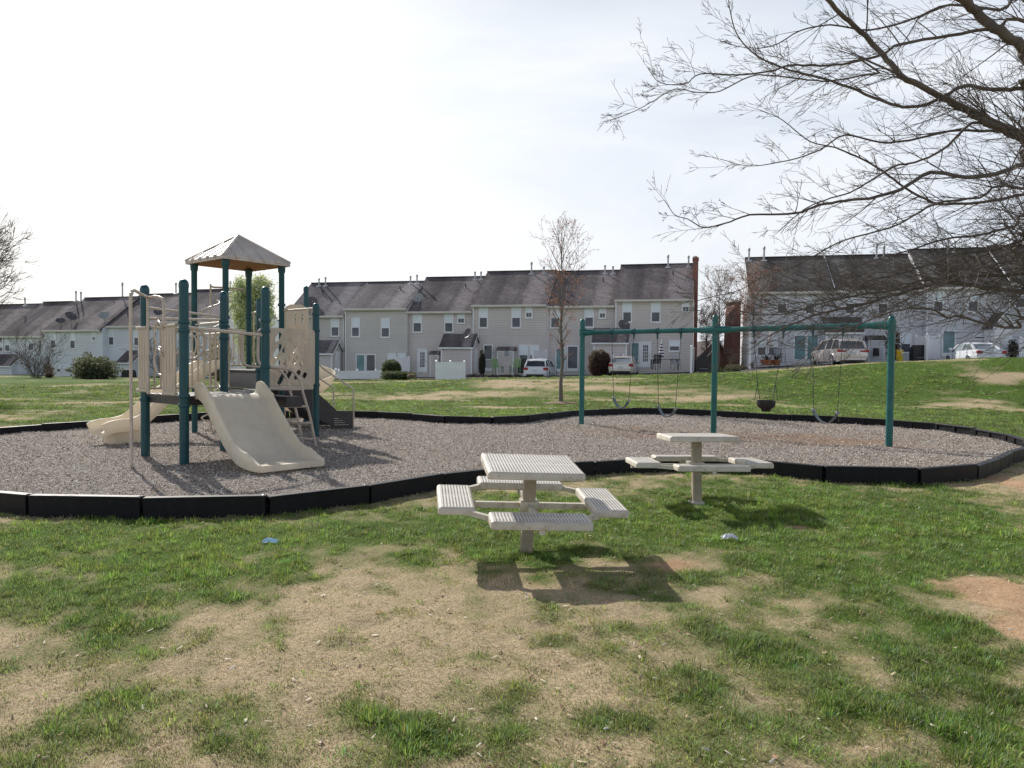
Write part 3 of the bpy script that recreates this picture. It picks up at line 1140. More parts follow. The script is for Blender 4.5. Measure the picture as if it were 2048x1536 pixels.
def weed(px, py, n, h, cols, label):
    c = at(px, py, 0.0)
    rg_ = np.random.default_rng(px)
    x = c.x + rg_.normal(0, .22, n)
    y = c.y + rg_.normal(0, .07, n)
    az = rg_.uniform(0, 6.28, n)
    ln_ = rg_.uniform(.1, .9, n)
    L = h * rg_.uniform(.4, 1, n)
    P = np.stack([x, y, mulch_h(x, y)], 1)
    w = np.stack([-np.sin(az), np.cos(az), 0 * az], 1) * .006
    mid = P + np.stack([np.cos(az) * np.sin(ln_ * .5), np.sin(az) * np.sin(ln_ * .5), np.cos(ln_ * .5)], 1) * (L * .6)[:, None]
    tip = mid + np.stack([np.cos(az) * np.sin(ln_ * 1.3), np.sin(az) * np.sin(ln_ * 1.3), np.cos(ln_ * 1.3)], 1) * (L * .5)[:, None]
    V = np.stack([P - w, P + w, mid - w, mid + w, tip], 1).reshape(-1, 3)
    T = (np.arange(n)[:, None, None] * 5 + np.array([[0, 1, 3], [0, 3, 2], [2, 3, 4]])[None]).reshape(-1, 3)
    C = np.repeat(np.array(cols)[rg_.integers(0, len(cols), n)], 5, 0)
    o = np_mesh('weed_tuft', V, T, C, M['blade'])
    tag(o, label, 'weeds', 'weeds growing along the far timbers')


DRY = [(.50, .38, .22), (.40, .30, .18), (.24, .26, .08), (.58, .48, .32)]
weed(516, 838, 160, .20, DRY + [(.16, .24, .05)], 'dry weeds against the far timbers right of the black stairs')
weed(1665, 848, 190, .18, DRY, 'dry brown weeds at the far timbers left of the right swing post')
weed(1745, 852, 140, .18, DRY, 'dry weeds at the far timbers just left of the right swing post')
weed(1575, 843, 90, .14, DRY, 'sparse dry weeds at the far timbers below the bucket swing')
weed(1930, 868, 120, .10, DRY + [(.55, .30, .12)], 'brown weeds and bark by the pocketed timbers at the right bend')
weed(1352, 826, 40, .16, DRY, 'few dry stalks at the far timbers left of the middle swing post')


# ------------------------------------------------------------------ picnic tables
def picnic_table(loc, yaw, tx, ty, label, group):
    m = Matrix.Translation(loc) @ Matrix.Rotation(tx, 4, 'X') @ Matrix.Rotation(ty, 4, 'Y') @ Matrix.Rotation(yaw, 4, 'Z')
    t = thing('picnic_table', label, 'table', mat=m, group=group)
    a, r1, r2, L, hs, ht = 0.402, 0.486, 0.787, 0.398, 0.508, 0.806

    def slab(name, x0, x1, y0, y1, z):
        cx, cy = (x0 + x1) / 2, (y0 + y1) / 2
        hx, hy = (x1 - x0) / 2, (y1 - y0) / 2
        # rolled rim: hollow frame with a rounded shoulder
        prof = [(0.012, -0.066), (0.000, -0.060), (0.0, -0.020), (0.006, -0.008), (0.018, -0.001), (0.030, 0.0), (0.030, -0.004), (0.020, -0.010), (0.014, -0.022), (0.014, -0.058)]
        mb = MB()
        vs, fs = [], []
        cor = []
        for (sx, sy) in ((-1, -1), (1, -1), (1, 1), (-1, 1)):
            for q in range(4):
                ang = {(-1, -1): 180, (1, -1): 270, (1, 1): 0, (-1, 1): 90}[(sx, sy)] + 90 * q / 3
                cor.append((sx, sy, math.cos(rad(ang)), math.sin(rad(ang))))
        R0 = 0.03
        n = len(cor)
        for (ins, h) in prof:
            for (sx, sy, ca, sa) in cor:
                R = max(0.001, R0 - ins)
                vs.append((cx + sx * (hx - R0) + R * ca, cy + sy * (hy - R0) + R * sa, z + h))
        np_ = len(prof)
        for i in range(np_):
            for k in range(n):
                j = (k + 1) % n
                i2 = (i + 1) % np_
                fs.append((i * n + k, i * n + j, i2 * n + j, i2 * n + k))
        mb.add(vs, fs)
        mb.box(cx - hx + .014, cx + hx - .014, cy - 0.018, cy + 0.018, z - 0.05, z - 0.008)
        o = mb.build(name, M['tabler'], t, 40, world=False)
        pb = MB()
        pb.add([(x0 + .028, y0 + .028, z - .002), (x1 - .028, y0 + .028, z - .002), (x1 - .028, y1 - .028, z - .002), (x0 + .028, y1 - .028, z - .002)], [(0, 1, 2, 3)])
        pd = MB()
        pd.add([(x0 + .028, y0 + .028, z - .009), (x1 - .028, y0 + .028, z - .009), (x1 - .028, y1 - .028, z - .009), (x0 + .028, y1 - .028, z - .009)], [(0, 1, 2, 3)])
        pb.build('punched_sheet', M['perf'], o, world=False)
        pd.build('sun_blocking_sheet', M['perfd'], o, world=False)  # added under-layer that blocks slanting sun and darkens the holes
        return o
    slab('tabletop', -a, a, -a, a, ht)
    slab('seat', -L, L, -r2, -r1, hs)
    slab('seat', -L, L, r1, r2, hs)
    slab('seat', -r2, -r1, -L, L, hs)
    slab('seat', r1, r2, -L, L, hs)
    p = MB().bbox(-.052, .052, -.052, .052, -0.25, ht - 0.05, 0.008)
    p.box(-0.2, 0.2, -0.03, 0.03, ht - 0.066, ht - 0.052)
    p.box(-0.03, 0.03, -0.2, 0.2, ht - 0.064, ht - 0.050)
    p.build('post', M['tpost'], t, world=False)
    f = MB()
    h0 = hs - 0.075
    for (x0, y0, x1, y1) in ((-.78, 0, .78, 0), (0, -.78, 0, .78)):
        f.bar((x0, y0, h0 + (0.001 if x0 else 0)), (x1, y1, h0 + (0.001 if x0 else 0)), 0.045, 0.05)
    for (sx, sy) in ((-1, -1), (1, -1), (1, 1), (-1, 1)):
        f.bar((sx * .36, sy * .56, h0 + .03), (sx * .56, sy * .36, h0 + .03), 0.04, 0.04)
    f.box(-0.075, 0.075, -0.075, 0.075, h0 - 0.045, h0 + 0.045)
    f.build('seat_frame', M['tabler'], t, world=False)
    return t


picnic_table((0.134, 6.482, -0.059), 0.117, 0.069, 0.042, 'nearer beige square picnic table with punched top, tilted towards the viewer', 'picnic tables on the lawn')
picnic_table((2.204, 8.865, -0.037), 0.007, -0.042, -0.005, 'farther beige square picnic table close to the black border', 'picnic tables on the lawn')
pf = MB()
pf.bbox(-0.085, 0.085, -0.085, 0.085, 0, 0.045, 0.015, Matrix.Translation((2.204, 8.865, -0.06)))
o = pf.build('post_footing', M['conc'])
tag(o, 'chipped white concrete footing around the farther table post', 'footing')


def litter(name, px, py, r, mat, label):
    c = at(px, py, -0.03)
    c.z = float(H(c.x, c.y)) + 0.025
    mb = MB()
    n = 9
    vs = []
    rr = random.Random(px)
    for i in range(n + 1):
        for j in range(n + 1):
            u, v = i / n - .5, j / n - .5
            q = 0.8 + 0.4 * rr.random()
            vs.append((c.x + u * 2 * r * q, c.y + v * 1.3 * r * q, c.z + rr.random() * 0.045 * (1 - 2.5 * (u * u + v * v))))
    fs = [(i * (n + 1) + j, (i + 1) * (n + 1) + j, (i + 1) * (n + 1) + j + 1, i * (n + 1) + j + 1) for i in range(n) for j in range(n)]
    mb.add(vs, fs)
    o = mb.build(name, mat)
    tag(o, label, 'litter')


litter('wrapper', 541, 1083, 0.07, M['bagblue'], 'crumpled blue and white plastic wrapper lying in the grass')
litter('plastic_bag', 1458, 1080, 0.075, M['bag'], 'crumpled clear plastic bag lying on the lawn below the farther table')


# ------------------------------------------------------------------ swing set
def cap_post(mb, x, y, z0, z1, r, n=16):
    mb.lathe((x, y, 0), [(r, z0), (r, z1 - 0.13), (r * 1.06, z1 - 0.128), (r * 1.06, z1 - 0.07), (r * 0.86, z1 - 0.028), (r * 0.5, z1 - 0.006), (r * 0.2, z1)], n)
    return mb


SW = [at(1163, 848, 0), at(1427, 865, 0), at(1778, 892, 0)]
BZ = 2.42
sw = thing('swing_set', 'tall teal steel swing frame with three posts and a long top beam', 'swing set', SW[1])
for p in SW:
    cap_post(MB(), p.x, p.y, -0.2, 2.62 if p is SW[2] else 2.78, 0.068).build('post', M['teal_light'], sw, 50)
for a, b in ((0, 1), (1, 2)):
    A, B = SW[a].copy(), SW[b].copy()
    A.z = B.z = BZ
    MB().tube([A, B], 0.062, 14).build('beam', M['teal_light'], sw, 50)
for i, p in enumerate(SW):
    mb = MB()
    mb.lathe((p.x, p.y, 0), [(0.082, BZ - 0.10), (0.088, BZ - 0.095), (0.088, BZ + 0.095), (0.082, BZ + 0.10)], 16)
    P = Vector((p.x, p.y, BZ))
    for q in (i - 1, i + 1):
        if 0 <= q < 3:
            d = (SW[q] - p).normalized()
            mb.tube([P, P + d * 0.17, P + d * 0.36], [0.10, 0.085, 0.072], 14)
    mb.build('yoke', M['teal_light'], sw, 40)


def on_beam(px):
    r = ray(px, 660)
    k = r.x / r.y
    i = 0 if px < 1427 else 1
    A, B = SW[i], SW[i + 1]
    t = (A.x - k * A.y) / (k * (B.y - A.y) - (B.x - A.x))
    p = A.lerp(B, t)
    return Vector((p.x, p.y, BZ)), (B - A).normalized()


def chainline(mb, a, b):
    a, b = Vector(a), Vector(b)
    n = max(2, int((b - a).length / 0.045))
    for i in range(n):
        p, q = a.lerp(b, i / n), a.lerp(b, (i + 0.86) / n)
        mb.bar(p, q, 0.017 if i % 2 else 0.007, 0.007 if i % 2 else 0.017)


def swing(pa, pb, ea, eb, bottom, label, bucket=False):
    A, d = on_beam(pa)
    B, _ = on_beam(pb)
    ctr = (A + B) / 2

    def zat(px, py):
        r = ray(px, py)
        return CAMZ + r.z / r.y * ctr.y
    zb = zat(*bottom)
    z1, z2 = zat(*ea), zat(*eb)
    E1, _ = on_beam(ea[0])
    E2, _ = on_beam(eb[0])
    E1.z, E2.z = z1, z2
    t = thing('bucket_swing' if bucket else 'belt_swing', label, 'swing', (ctr.x, ctr.y, zb), group='swings hanging from the teal beam')
    s = Vector((-d.y, d.x, 0))
    for P, E in ((A, E1), (B, E2)):
        h = MB()
        h.lathe((P.x, P.y, BZ), [(0.078, -0.035), (0.08, 0.035)], 12, axis=d)
        h.bbox(-.02, .02, -.03, .03, BZ - 0.15, BZ - 0.06, 0.006, Matrix.Translation((P.x, P.y, 0)))
        h.tube([(P.x, P.y, BZ - 0.13), (P.x, P.y, BZ - 0.2)], 0.02, 8)
        h.build('hanger', M['teal'], t, 40)
        c = MB()
        if bucket:
            m_ = Vector((E.x, E.y, E.z + 0.36))
            chainline(c, (P.x, P.y, BZ - 0.18), m_)
            chainline(c, m_, E + s * 0.13)
            chainline(c, m_, E - s * 0.13)
        else:
            chainline(c, (P.x, P.y, BZ - 0.18), E)
        c.build('chain', M['chain'], t)
    if not bucket:
        pts = []
        for i in range(17):
            u = i / 16
            x = u * 2 - 1
            pts.append(E1.lerp(E2, u) + Vector((0, 0, -(1 - abs(x) ** 2.2) * ((z1 + z2) / 2 - zb))))
        mb = MB().sweep(pts, s, [(-0.075, 0), (-0.07, 0.01), (0.07, 0.01), (0.075, 0), (0.07, -0.006), (-0.07, -0.006)])
        mb.build('belt_seat', M['rubber'], t, 40)
        k = MB()
        for E in (E1, E2):
            k.bbox(-.03, .03, -.05, .05, -0.02, 0.05, 0.006, Matrix.Translation(E))
        k.build('seat_clamp', M['bolt'], t)
    else:
        mb = MB()
        w = (E2 - E1).length / 2
        C = (E1 + E2) / 2
        rx, ry = w, 0.15
        n = 20
        prof = [(1.0, 0.0), (1.02, -0.03), (1.0, -0.10), (0.9, -0.15), (0.55, -0.20), (0.5, -0.25)]
        vs, fs = [], []
        for (k_, h) in prof + [(q - 0.09, hh) for q, hh in reversed(prof)]:
            for i in range(n):
                an = 2 * math.pi * i / n
                vs.append(C + d * rx * k_ * math.cos(an) + s * ry * k_ * math.sin(an) + Vector((0, 0, h)))
        np_ = len(prof) * 2
        for j in range(np_):
            for i in range(n):
                # leg holes at the lower sides
                if 3 <= (j % np_) <= 4 and (i % 10) in (2, 3, 6, 7):
                    continue
                fs.append((j * n + i, j * n + (i + 1) % n, ((j + 1) % np_) * n + (i + 1) % n, ((j + 1) % np_) * n + i))
        mb.add(vs, fs)
        mb.build('bucket_seat', M['blackrub'], t, 40)
    return t


swing(1224, 1268, (1229, 797), (1259, 802), (1243, 816), 'belt swing with blue grey seat nearest the left post of the frame')
swing(1315, 1362, (1319, 814), (1353, 818), (1335, 834), 'belt swing with blue grey seat just left of the middle post')
swing(1508, 1567, (1517, 800), (1553, 801), (1535, 823), 'black bucket toddler swing right of the middle post', True)
swing(1626, 1686, (1630, 823), (1678, 827), (1653, 846), 'belt swing with long chains nearest the right post of the frame')

# ------------------------------------------------------------------ play structure
def V2(x, y, z=0.0):
    return Vector((x, y, z))


u = Vector((math.cos(rad(-41)), math.sin(rad(-41)), 0))
v = Vector((-u.y, u.x, 0))
v2 = Vector((0.60, 0.80, 0))
u2 = Vector((0.80, -0.60, 0))
UP = Vector((0, 0, 1))
pP2 = V2(-5.0, 11.43)
pP1 = pP2 - u * 1.37
pR = pP2 + v * 1.37
pQ = pP1 + v * 1.37
pB = V2(-5.98, 15.66)
pA = pB + Vector((-1.02, 0.87, 0))
pC = pB + v2 * 1.38
pD = pA + v2 * 1.36
pS = pB + u * 1.33
pT = pS + v2 * 1.37
pU = V2(-5.36, 19.5)
Z1, Z2 = 1.05, 1.41
play = thing('play_structure', 'teal and tan playground climbing structure with slides and a peaked roof', 'playground', (-5.4, 14.5, 0))


def dome(name, p, z1, r=0.07, mat='teal'):
    cap_post(MB(), p.x, p.y, -0.25, z1, r).build(name, M[mat], play, 50)


for p in (pP1, pP2, pQ, pR, pS, pT):
    dome('post', p, 2.83)
dome('post', pU, 3.55, 0.065)
for p in (pA, pB, pC, pD):
    mb = MB().lathe((p.x, p.y, 0), [(0.062, -0.25), (0.062, 3.55), (0.078, 3.58), (0.085, 3.72)], 16)
    mb.build('post', M['teal'], play, 50)


def collar(mb, p, z, r=0.085, h=0.06):
    mb.lathe((p.x, p.y, 0), [(r * .95, z - h / 2), (r, z - h / 2 + .006), (r, z + h / 2 - .006), (r * .95, z + h / 2)], 14)


cl = MB()
for p, zs in ((pP1, (Z1 - .1, 2.12)), (pP2, (Z1 - .14, 2.05, 2.18, Z1)), (pQ, (Z1 - .1, 2.0, 2.22, 2.3)), (pR, (Z1 - .1, 2.1, 2.27, 1.5)), (pS, (1.1, 2.15, Z2)), (pT, (1.1, 2.25, 2.6)),
              (pA, (Z2 - .05, 2.35)), (pB, (Z2 - .05, 2.3, 2.5)), (pC, (Z2 - .05, 2.85)), (pD, (Z2 - .05, 2.6, 2.2))):
    for z in zs:
        collar(cl, p, z)
cl.build('clamp', M['teal'], play, 40)


def deckslab(poly, z, th=0.055):
    mb = MB()
    mb.prism([p + UP * (z - th) for p in poly], UP * th)
    c = sum(poly, Vector()) / len(poly)
    inn = [c + (p - c) * 0.94 for p in poly]
    n = len(poly)
    for i in range(n):
        mb.bar(inn[i] + UP * (z - th - 0.045), inn[(i + 1) % n] + UP * (z - th - 0.045), 0.03, 0.09)
    return mb


deckslab([pP1, pP2, pR, pQ], Z1).build('deck', M['deck'], play)
deckslab([pA, pB, pC, pD], Z2).build('deck', M['deck'], play)
deckslab([pB + (pS - pB) * .001, pS, pT, pC], Z2 - 0.002).build('deck', M['deck'], play)
q1, q2, q3, q4 = pQ + v * 0.03, pR + v * 0.03, pS - v2 * 0.05, pB - v2 * 0.05
deckslab([q1, q2, q3, q4], Z1 - 0.004).build('bridge_deck', M['deck'], play)
# riser between the bridge and the upper deck
mb = MB()
mb.prism([pB + UP * (Z1 + .0) + u * .08, pS + UP * (Z1 + .0) - u * .08, pS + UP * (Z2 - .06) - u * .08, pB + UP * (Z2 - .06) + u * .08], -v2 * 0.012)
mb.build('riser', M['riser'], play)
mb = MB()
mid = pQ.lerp(pR, 0.5)
mb.prism([pQ + v * .4 + UP * (Z1 - .24), pR + v * .4 + UP * (Z1 - .24), pR + v * .4 + UP * (Z1 - .06), pQ + v * .4 + UP * (Z1 - .06)], v * 0.3)
mb.build('deck_beam', M['deck'], play)

# canopy roof
cc = (pA + pB + pC + pD) / 4
ca = [cc + (p - cc) * 1.20 for p in (pA, pB, pC, pD)]
ZE = 3.70
apex = cc + UP * 4.35
mb = MB()
low = [p + UP * ZE for p in ca]
fas = [p + UP * (ZE + 0.075) for p in ca]
low_in = [cc + (p - cc) * 1.15 + UP * (ZE + 0.0) for p in (pA, pB, pC, pD)]
mb.add(low + fas + [apex] + low_in + [cc + UP * 4.27], [(i, (i + 1) % 4, 4 + (i + 1) % 4, 4 + i) for i in range(4)] + [(4 + i, 4 + (i + 1) % 4, 8) for i in range(4)] + [(i, 9 + i, 9 + (i + 1) % 4, (i + 1) % 4) for i in range(4)] + [(9 + i, 13, 9 + (i + 1) % 4) for i in range(4)])
for i in range(4):
    a, b = fas[i], fas[(i + 1) % 4]
    mb.tube([a + UP * .0, apex + UP * .005], 0.035, 8)
    mid = (a + b) / 2
    for t in (0.2, 0.4, 0.6, 0.8):
        e = a.lerp(b, t)
        k = 1 - abs(2 * t - 1)
        top = e + (apex - mid) * (k * 0.90)
        mb.tube([e - (apex - mid).normalized() * .01, top], 0.022, 6)
        mb.bbox(-.035, .035, -.03, .03, -0.04, 0.03, 0.008, Matrix.Translation(e) @ Matrix(((b - a).normalized(), ((b - a).normalized()).cross(UP), UP)).transposed().to_4x4())
ro_ = mb.build('canopy_roof', M['roofp'], play, 35)
un = MB()
k9 = [p - UP * .004 for p in low_in]
un.add(k9 + [cc + UP * 4.25], [(i, 4, (i + 1) % 4) for i in range(4)])
un.build('roof_glow_sheet', M['roofu'], ro_)  # added sheet, its orange paints the lit underside of the roof


# slides -------------------------------------------------------------
def slide_sec(w, side, th, wall=0.045, r=0.02):
    """closed cross-section of a moulded chute: (across, up)"""
    o, i = w / 2, w / 2 - wall
    return [(-o, -th), (-o - .004, -th + .02), (-o, side - .02), (-o + r * .6, side), (-i - r * .3, side), (-i, side - .025), (-i + .01, .05), (-i + .05, .008), (-i + .12, 0),
            (i - .12, 0), (i - .05, .008), (i - .01, .05), (i, side - .025), (i + r * .3, side), (o - r * .6, side), (o, side - .02), (o + .004, -th + .02), (o, -th), (o - .05, -th - .005), (-o + .05, -th - .005)]


def smooth_path(pts, n=6):
    P = [Vector(p) for p in pts]
    P = [P[0] * 2 - P[1]] + P + [P[-1] * 2 - P[-2]]
    R = []
    for i in range(1, len(P) - 2):
        a, b, c, d = P[i - 1], P[i], P[i + 1], P[i + 2]
        for k in range(n):
            t = k / n
            R.append(0.5 * ((2 * b) + (c - a) * t + (2 * a - 5 * b + 4 * c - d) * t * t + (3 * b - a - 3 * c + d) * t ** 3))
    R.append(P[-2])
    return R


# wide front slide
s0 = (pP2 + pR) / 2 + v * 0.03
prof = [(-0.02, 1.055), (0.12, 1.05), (0.30, 0.96), (0.52, 0.74), (0.80, 0.47), (1.05, 0.265), (1.25, 0.16), (1.45, 0.12), (1.66, 0.115), (1.83, 0.125)]
pa = smooth_path([s0 + u * a + UP * b for a, b in prof], 5)
mb = MB()
secs = slide_sec(1.08, 0.17, 0.055)
n = len(secs)
vs, fs = [], []
sidev = v
for i, p in enumerate(pa):
    d = (pa[min(i + 1, len(pa) - 1)] - pa[max(i - 1, 0)]).normalized()
    nu = sidev.cross(d)
    if nu.z < 0:
        nu = -nu
    f_ = i / (len(pa) - 1)
    hs = 1.0 if f_ < 0.80 else max(0.12, 1 - (f_ - 0.80) / 0.20 * 0.9)      # side walls sink at the exit
    hs *= 1.0 + 0.25 * math.exp(-((f_ - 0.08) / 0.08) ** 2)
    for (a, b) in secs:
        b2 = b * hs if b > 0.03 else b
        th_ = 1.0 if f_ < .75 else 1 + (f_ - .75) * 1.6
        vs.append(p + sidev * a + nu * (b2 if b >= 0 else b * th_))
for i in range(len(pa) - 1):
    for k in range(n):
        j = (k + 1) % n
        fs.append((i * n + k, i * n + j, i * n + n + j, i * n + n + k))
fs.append(tuple(range(n - 1, -1, -1)))
fs.append(tuple(range((len(pa) - 1) * n, len(pa) * n)))
mb.add(vs, fs)
mb.build('wide_slide', M['slide'], play, 45)

# narrow wave slide to the left
mAB = (pA + pB) / 2 + Vector((0.05, 0.05, 0))
sd_ = Vector((-0.53, -0.85, 0)).normalized()
prof = [(0.02, 1.42), (0.20, 1.40), (0.45, 1.28), (0.75, 1.05), (0.98, 0.92), (1.25, 0.76), (1.52, 0.53), (1.78, 0.35), (2.02, 0.29), (2.22, 0.28), (2.38, 0.26), (2.48, 0.22)]
pa = smooth_path([mAB + sd_ * a + UP * b for a, b in prof], 4)
sv = Vector((sd_.y, -sd_.x, 0))
sc = slide_sec(0.56, 0.19, 0.05, 0.04)
MB().sweep(pa, sv, sc).build('wave_slide', M['slide'], play, 45)
foot = MB()
fp = mAB + sd_ * 2.02
mm = Matrix((sd_, sv, UP)).transposed().to_4x4()
mm.translation = fp
foot.bbox(-0.30, 0.26, -0.2, 0.2, -0.06, 0.235, 0.03, mm)
foot.build('slide_footing', M['slide'], play)

# spiral slide behind, around the tall post
pa, sides = [], []
n = 44
for i in range(n + 1):
    a = rad(150 - 400 * i / n)
    R = 0.42
    pa.append(Vector((pU.x + R * math.cos(a) , pU.y + R * math.sin(a), 1.42 - 1.22 * i / n)))
    sides.append(Vector((math.cos(a), math.sin(a), 0)))
sc = [(-.32, .02), (-.33, .10), (-.30, .10), (-.26, .02), (-.1, -.03), (.08, -.02), (.2, .06), (.26, .18), (.29, .30), (.32, .30), (.30, .15), (.24, .02), (.12, -.07), (-.1, -.08), (-.28, -.03)]
MB().sweep(pa, sides, sc).build('spiral_slide', M['slide'], play, 50)
mb = MB()
mb.tube([Vector((-5.66, 18.6, -.1)), Vector((-5.66, 18.6, 0.4))], 0.045, 8)
mb.build('slide_leg', M['cream'], play)
# small upper landing between canopy and spiral
e1 = pC.lerp(pD, 0.62) + v2 * 0.02
deckslab([e1, pD + v2 * .02, pD + v2 * 1.1 + u2 * .3, e1 + v2 * 1.2], Z2 - 0.004).build('deck', M['deck'], play)


# barriers -----------------------------------------------------------
def picket(a, b, z0, z1, n, name='barrier', mat='cream', w=0.028, rail=0.03):
    mb = MB()
    mb.tube([a + UP * z0, b + UP * z0], rail * .7, 8)
    mb.tube([a + UP * z1, b + UP * z1], rail * .7, 8)
    for i in range(n):
        p = a.lerp(b, (i + 0.5) / n)
        mb.bbox(-w / 2, w / 2, -w / 2, w / 2, z0, z1, 0.004, Matrix.Translation((p.x, p.y, 0)))
    return mb.build(name, M[mat], play)


# entrance side P1-P2: two narrow slatted panels with a gap, arch and pole
def slat_panel(a, b, z0, z1, n):
    mb = MB()
    d = (b - a).normalized()
    s = Vector((-d.y, d.x, 0))
    L = (b - a).length
    m_ = Matrix((d, s, UP)).transposed().to_4x4()
    m_.translation = a
    k = L / n
    for i in range(n):
        mb.bbox(i * k + k * .09, (i + 1) * k - k * .09, -0.014, 0.014, z0 + .04, z1 - .04, 0.008, m_)
    mb.box(0, L, -0.010, 0.010, z0 + .03, z0 + .11, m_)
    mb.box(0, L, -0.010, 0.010, z1 - .14, z1 - .03, m_)
    mb.tube([a - d * .05 + UP * z0, b + UP * z0], 0.028, 10)
    mb.tube([a - d * .05 + UP * z1, b + UP * z1], 0.028, 10)
    return mb.build('slatted_panel', M['cream'], play)


fo = -v * 0.08
slat_panel(pP1 + fo - u * .06, pP1 + u * .28 + fo, Z1 + .05, 2.12, 4)
slat_panel(pP2 - u * .48 + fo, pP2 - u * .09 + fo, Z1 + .03, 2.13, 4)


def arch(name, pts, r=0.024, mat='tube'):
    return MB().tube(smooth_path(pts, 5), r, 10).build(name, M[mat], play, 60)


pole = at(263, 935, 0)
g1 = pP1 + u * 0.30 + fo
g2 = pP2 - u * 0.50 + fo
zt_ = 2.62
arch('fire_pole', [pole + UP * -.2, pole + UP * 1.2, pole + UP * (zt_ - .18), pole + (g1 - pole) * .06 + UP * (zt_ - .05), pole + (g1 - pole) * .16 + UP * (zt_ + 0.02), pole.lerp(g1, .6) + UP * zt_, g1.lerp(g2, .05) + UP * (zt_ - .02), g1.lerp(g2, .5) - v * .02 + UP * (zt_ - .02),
                   g2.lerp(g1, .12) + UP * (zt_ - .06), g2 + UP * (zt_ - .18), g2 + UP * 1.8, g2 + UP * Z1])
arch('grab_rail', [g1 + UP * Z1, g1 + UP * 1.8, g1 + UP * (zt_ - .02)], 0.022)
# handle loops beside the gap
for a, zz in ((g2, 2.05), (g2, 1.62)):
    arch('grab_loop', [a + UP * zz, a - v * .05 + UP * (zz + .1), a - u * .22 + UP * (zz + .16), a - u * .34 + UP * (zz - .02), a - u * .22 - UP * (-zz + .22), a - u * .1 + UP * (zz - .26)], 0.016)

# back left side P1-Q : barrier with curly bars ; bridge rails
picket(pP1 + v * .1, pQ - v * .1, Z1 + .08, 2.14, 11)
for a, b in ((pQ, pB), (pR, pS)):
    z0, z1 = (2.2, 2.42)
    for dz in (0, -0.2):
        MB().tube([a + UP * (2.15 + dz), b + UP * (2.42 + dz)], 0.024, 8).build('hand_rail', M['tube'], play, 60)
picket(pQ + v * .1, pB - v * .05, Z1 + .08, 2.02, 15, w=0.022)
# rail across the front of the wide slide and over it
MB().tube([pP2 + UP * 2.10, pR + UP * 2.02], 0.026, 8).build('slide_bar', M['tube'], play, 60)
MB().tube([pP1 + UP * 2.28 + v * .05, pQ + UP * 2.32], 0.022, 8).build('hand_rail', M['tube'], play, 60)


# curled ladder / squiggle panel by the canopy's left post
def coil(name, c, z0, z1, R, turns, r=0.018, ph=0.0, pole_=True):
    n = int(turns * 14)
    pts = [Vector((c.x + R * math.cos(ph + 2 * math.pi * turns * i / n), c.y + R * math.sin(ph + 2 * math.pi * turns * i / n), z0 + (z1 - z0) * i / n)) for i in range(n + 1)]
    mb = MB().tube(pts, r, 8)
    if pole_:
        mb.tube(smooth_path([Vector((c.x, c.y, -.2)), Vector((c.x, c.y, 1.5)), Vector((c.x, c.y, z1 + .18)), Vector((c.x + .1, c.y - .05, z1 + .27)), Vector((pD.x - .1, pD.y, z1 + .27))], 5), 0.022, 8)
    return mb.build(name, M['tube'], play, 60)


coil('coil_climber', V2(-6.93, 17.25), 0.0, 3.0, 0.20, 6.2)
for kz, kr in ((1.95, .30), (1.95, .20), (1.62, .15)):
    q0 = pA + u * .05 - v * .1
    arch('loop_bar', [q0 + UP * (kz + kr), q0 + u * kr * .9 + UP * (kz + kr * .8), q0 + u * kr * 1.25 + UP * kz, q0 + u * kr * .9 + UP * (kz - kr * .9), q0 + UP * (kz - kr)], 0.02)
for kk in (0.25, 0.55):
    q0 = pP1.lerp(pQ, kk) + UP * 1.95 + u * .04
    arch('loop_bar', [q0 + UP * .2, q0 + v * .2 + UP * .12, q0 + v * .26 - UP * .1, q0 + v * .1 - UP * .3, q0 - v * .08 - UP * .34], 0.018)
MB().tube([pA + UP * 2.15, pB + UP * 2.17], 0.022, 8).build('hand_rail', M['tube'], play, 60)
MB().tube([pP1 + UP * 2.46 + v * .05, pB + UP * 2.5], 0.022, 8).build('hand_rail', M['tube'], play, 60)
# squiggles on the A post side (D-A edge)
dA = (pD - pA).normalized()
for z in (1.75, 2.12):
    a = pA + Vector((-.0, -.06, 0))
    arch('squiggle_bar', [a + UP * z, a + dA * .16 - UP * (-z - .14), a + dA * .30 + UP * (z + .02), a + dA * .27 + UP * (z - .18), a + dA * .05 + UP * (z - .22)], 0.018)
picket(pA + dA * .4, pD - dA * .08, Z2 + .08, 2.3, 7)
# transom rails round the canopy deck
MB().tube([pA + UP * 2.38, pB + UP * 2.40], 0.024, 8).build('hand_rail', M['tube'], play, 60)

# plate with slots between S and T (real openings)
def plate(name, org, ex, ez, outer, holes, th, mat):
    cu = bpy.data.curves.new(name, 'CURVE')
    cu.dimensions = '2D'
    cu.fill_mode = 'BOTH'
    cu.extrude = th / 2
    for ring in [outer] + holes:
        sp = cu.splines.new('POLY')
        sp.points.add(len(ring) - 1)
        for k, (a, b) in enumerate(ring):
            sp.points[k].co = (a, b, 0, 1)
        sp.use_cyclic_u = True
    tmp = bpy.data.objects.new(name, cu)
    COL.objects.link(tmp)
    bpy.context.view_layer.update()
    me = bpy.data.meshes.new_from_object(tmp.evaluated_get(bpy.context.evaluated_depsgraph_get()))
    COL.objects.unlink(tmp)
    bpy.data.objects.remove(tmp)
    ny = ex.cross(ez)
    m_ = MATS[play.name].inverted() @ Matrix((ex, ez, ny)).transposed().to_4x4()
    m2 = Matrix((ex, ez, ny)).transposed().to_4x4()
    m2.translation = org
    me.transform(MATS[play.name].inverted() @ m2)
    me.materials.clear()
    me.materials.append(mat)
    o = bpy.data.objects.new(name, me)
    return link(o, play)


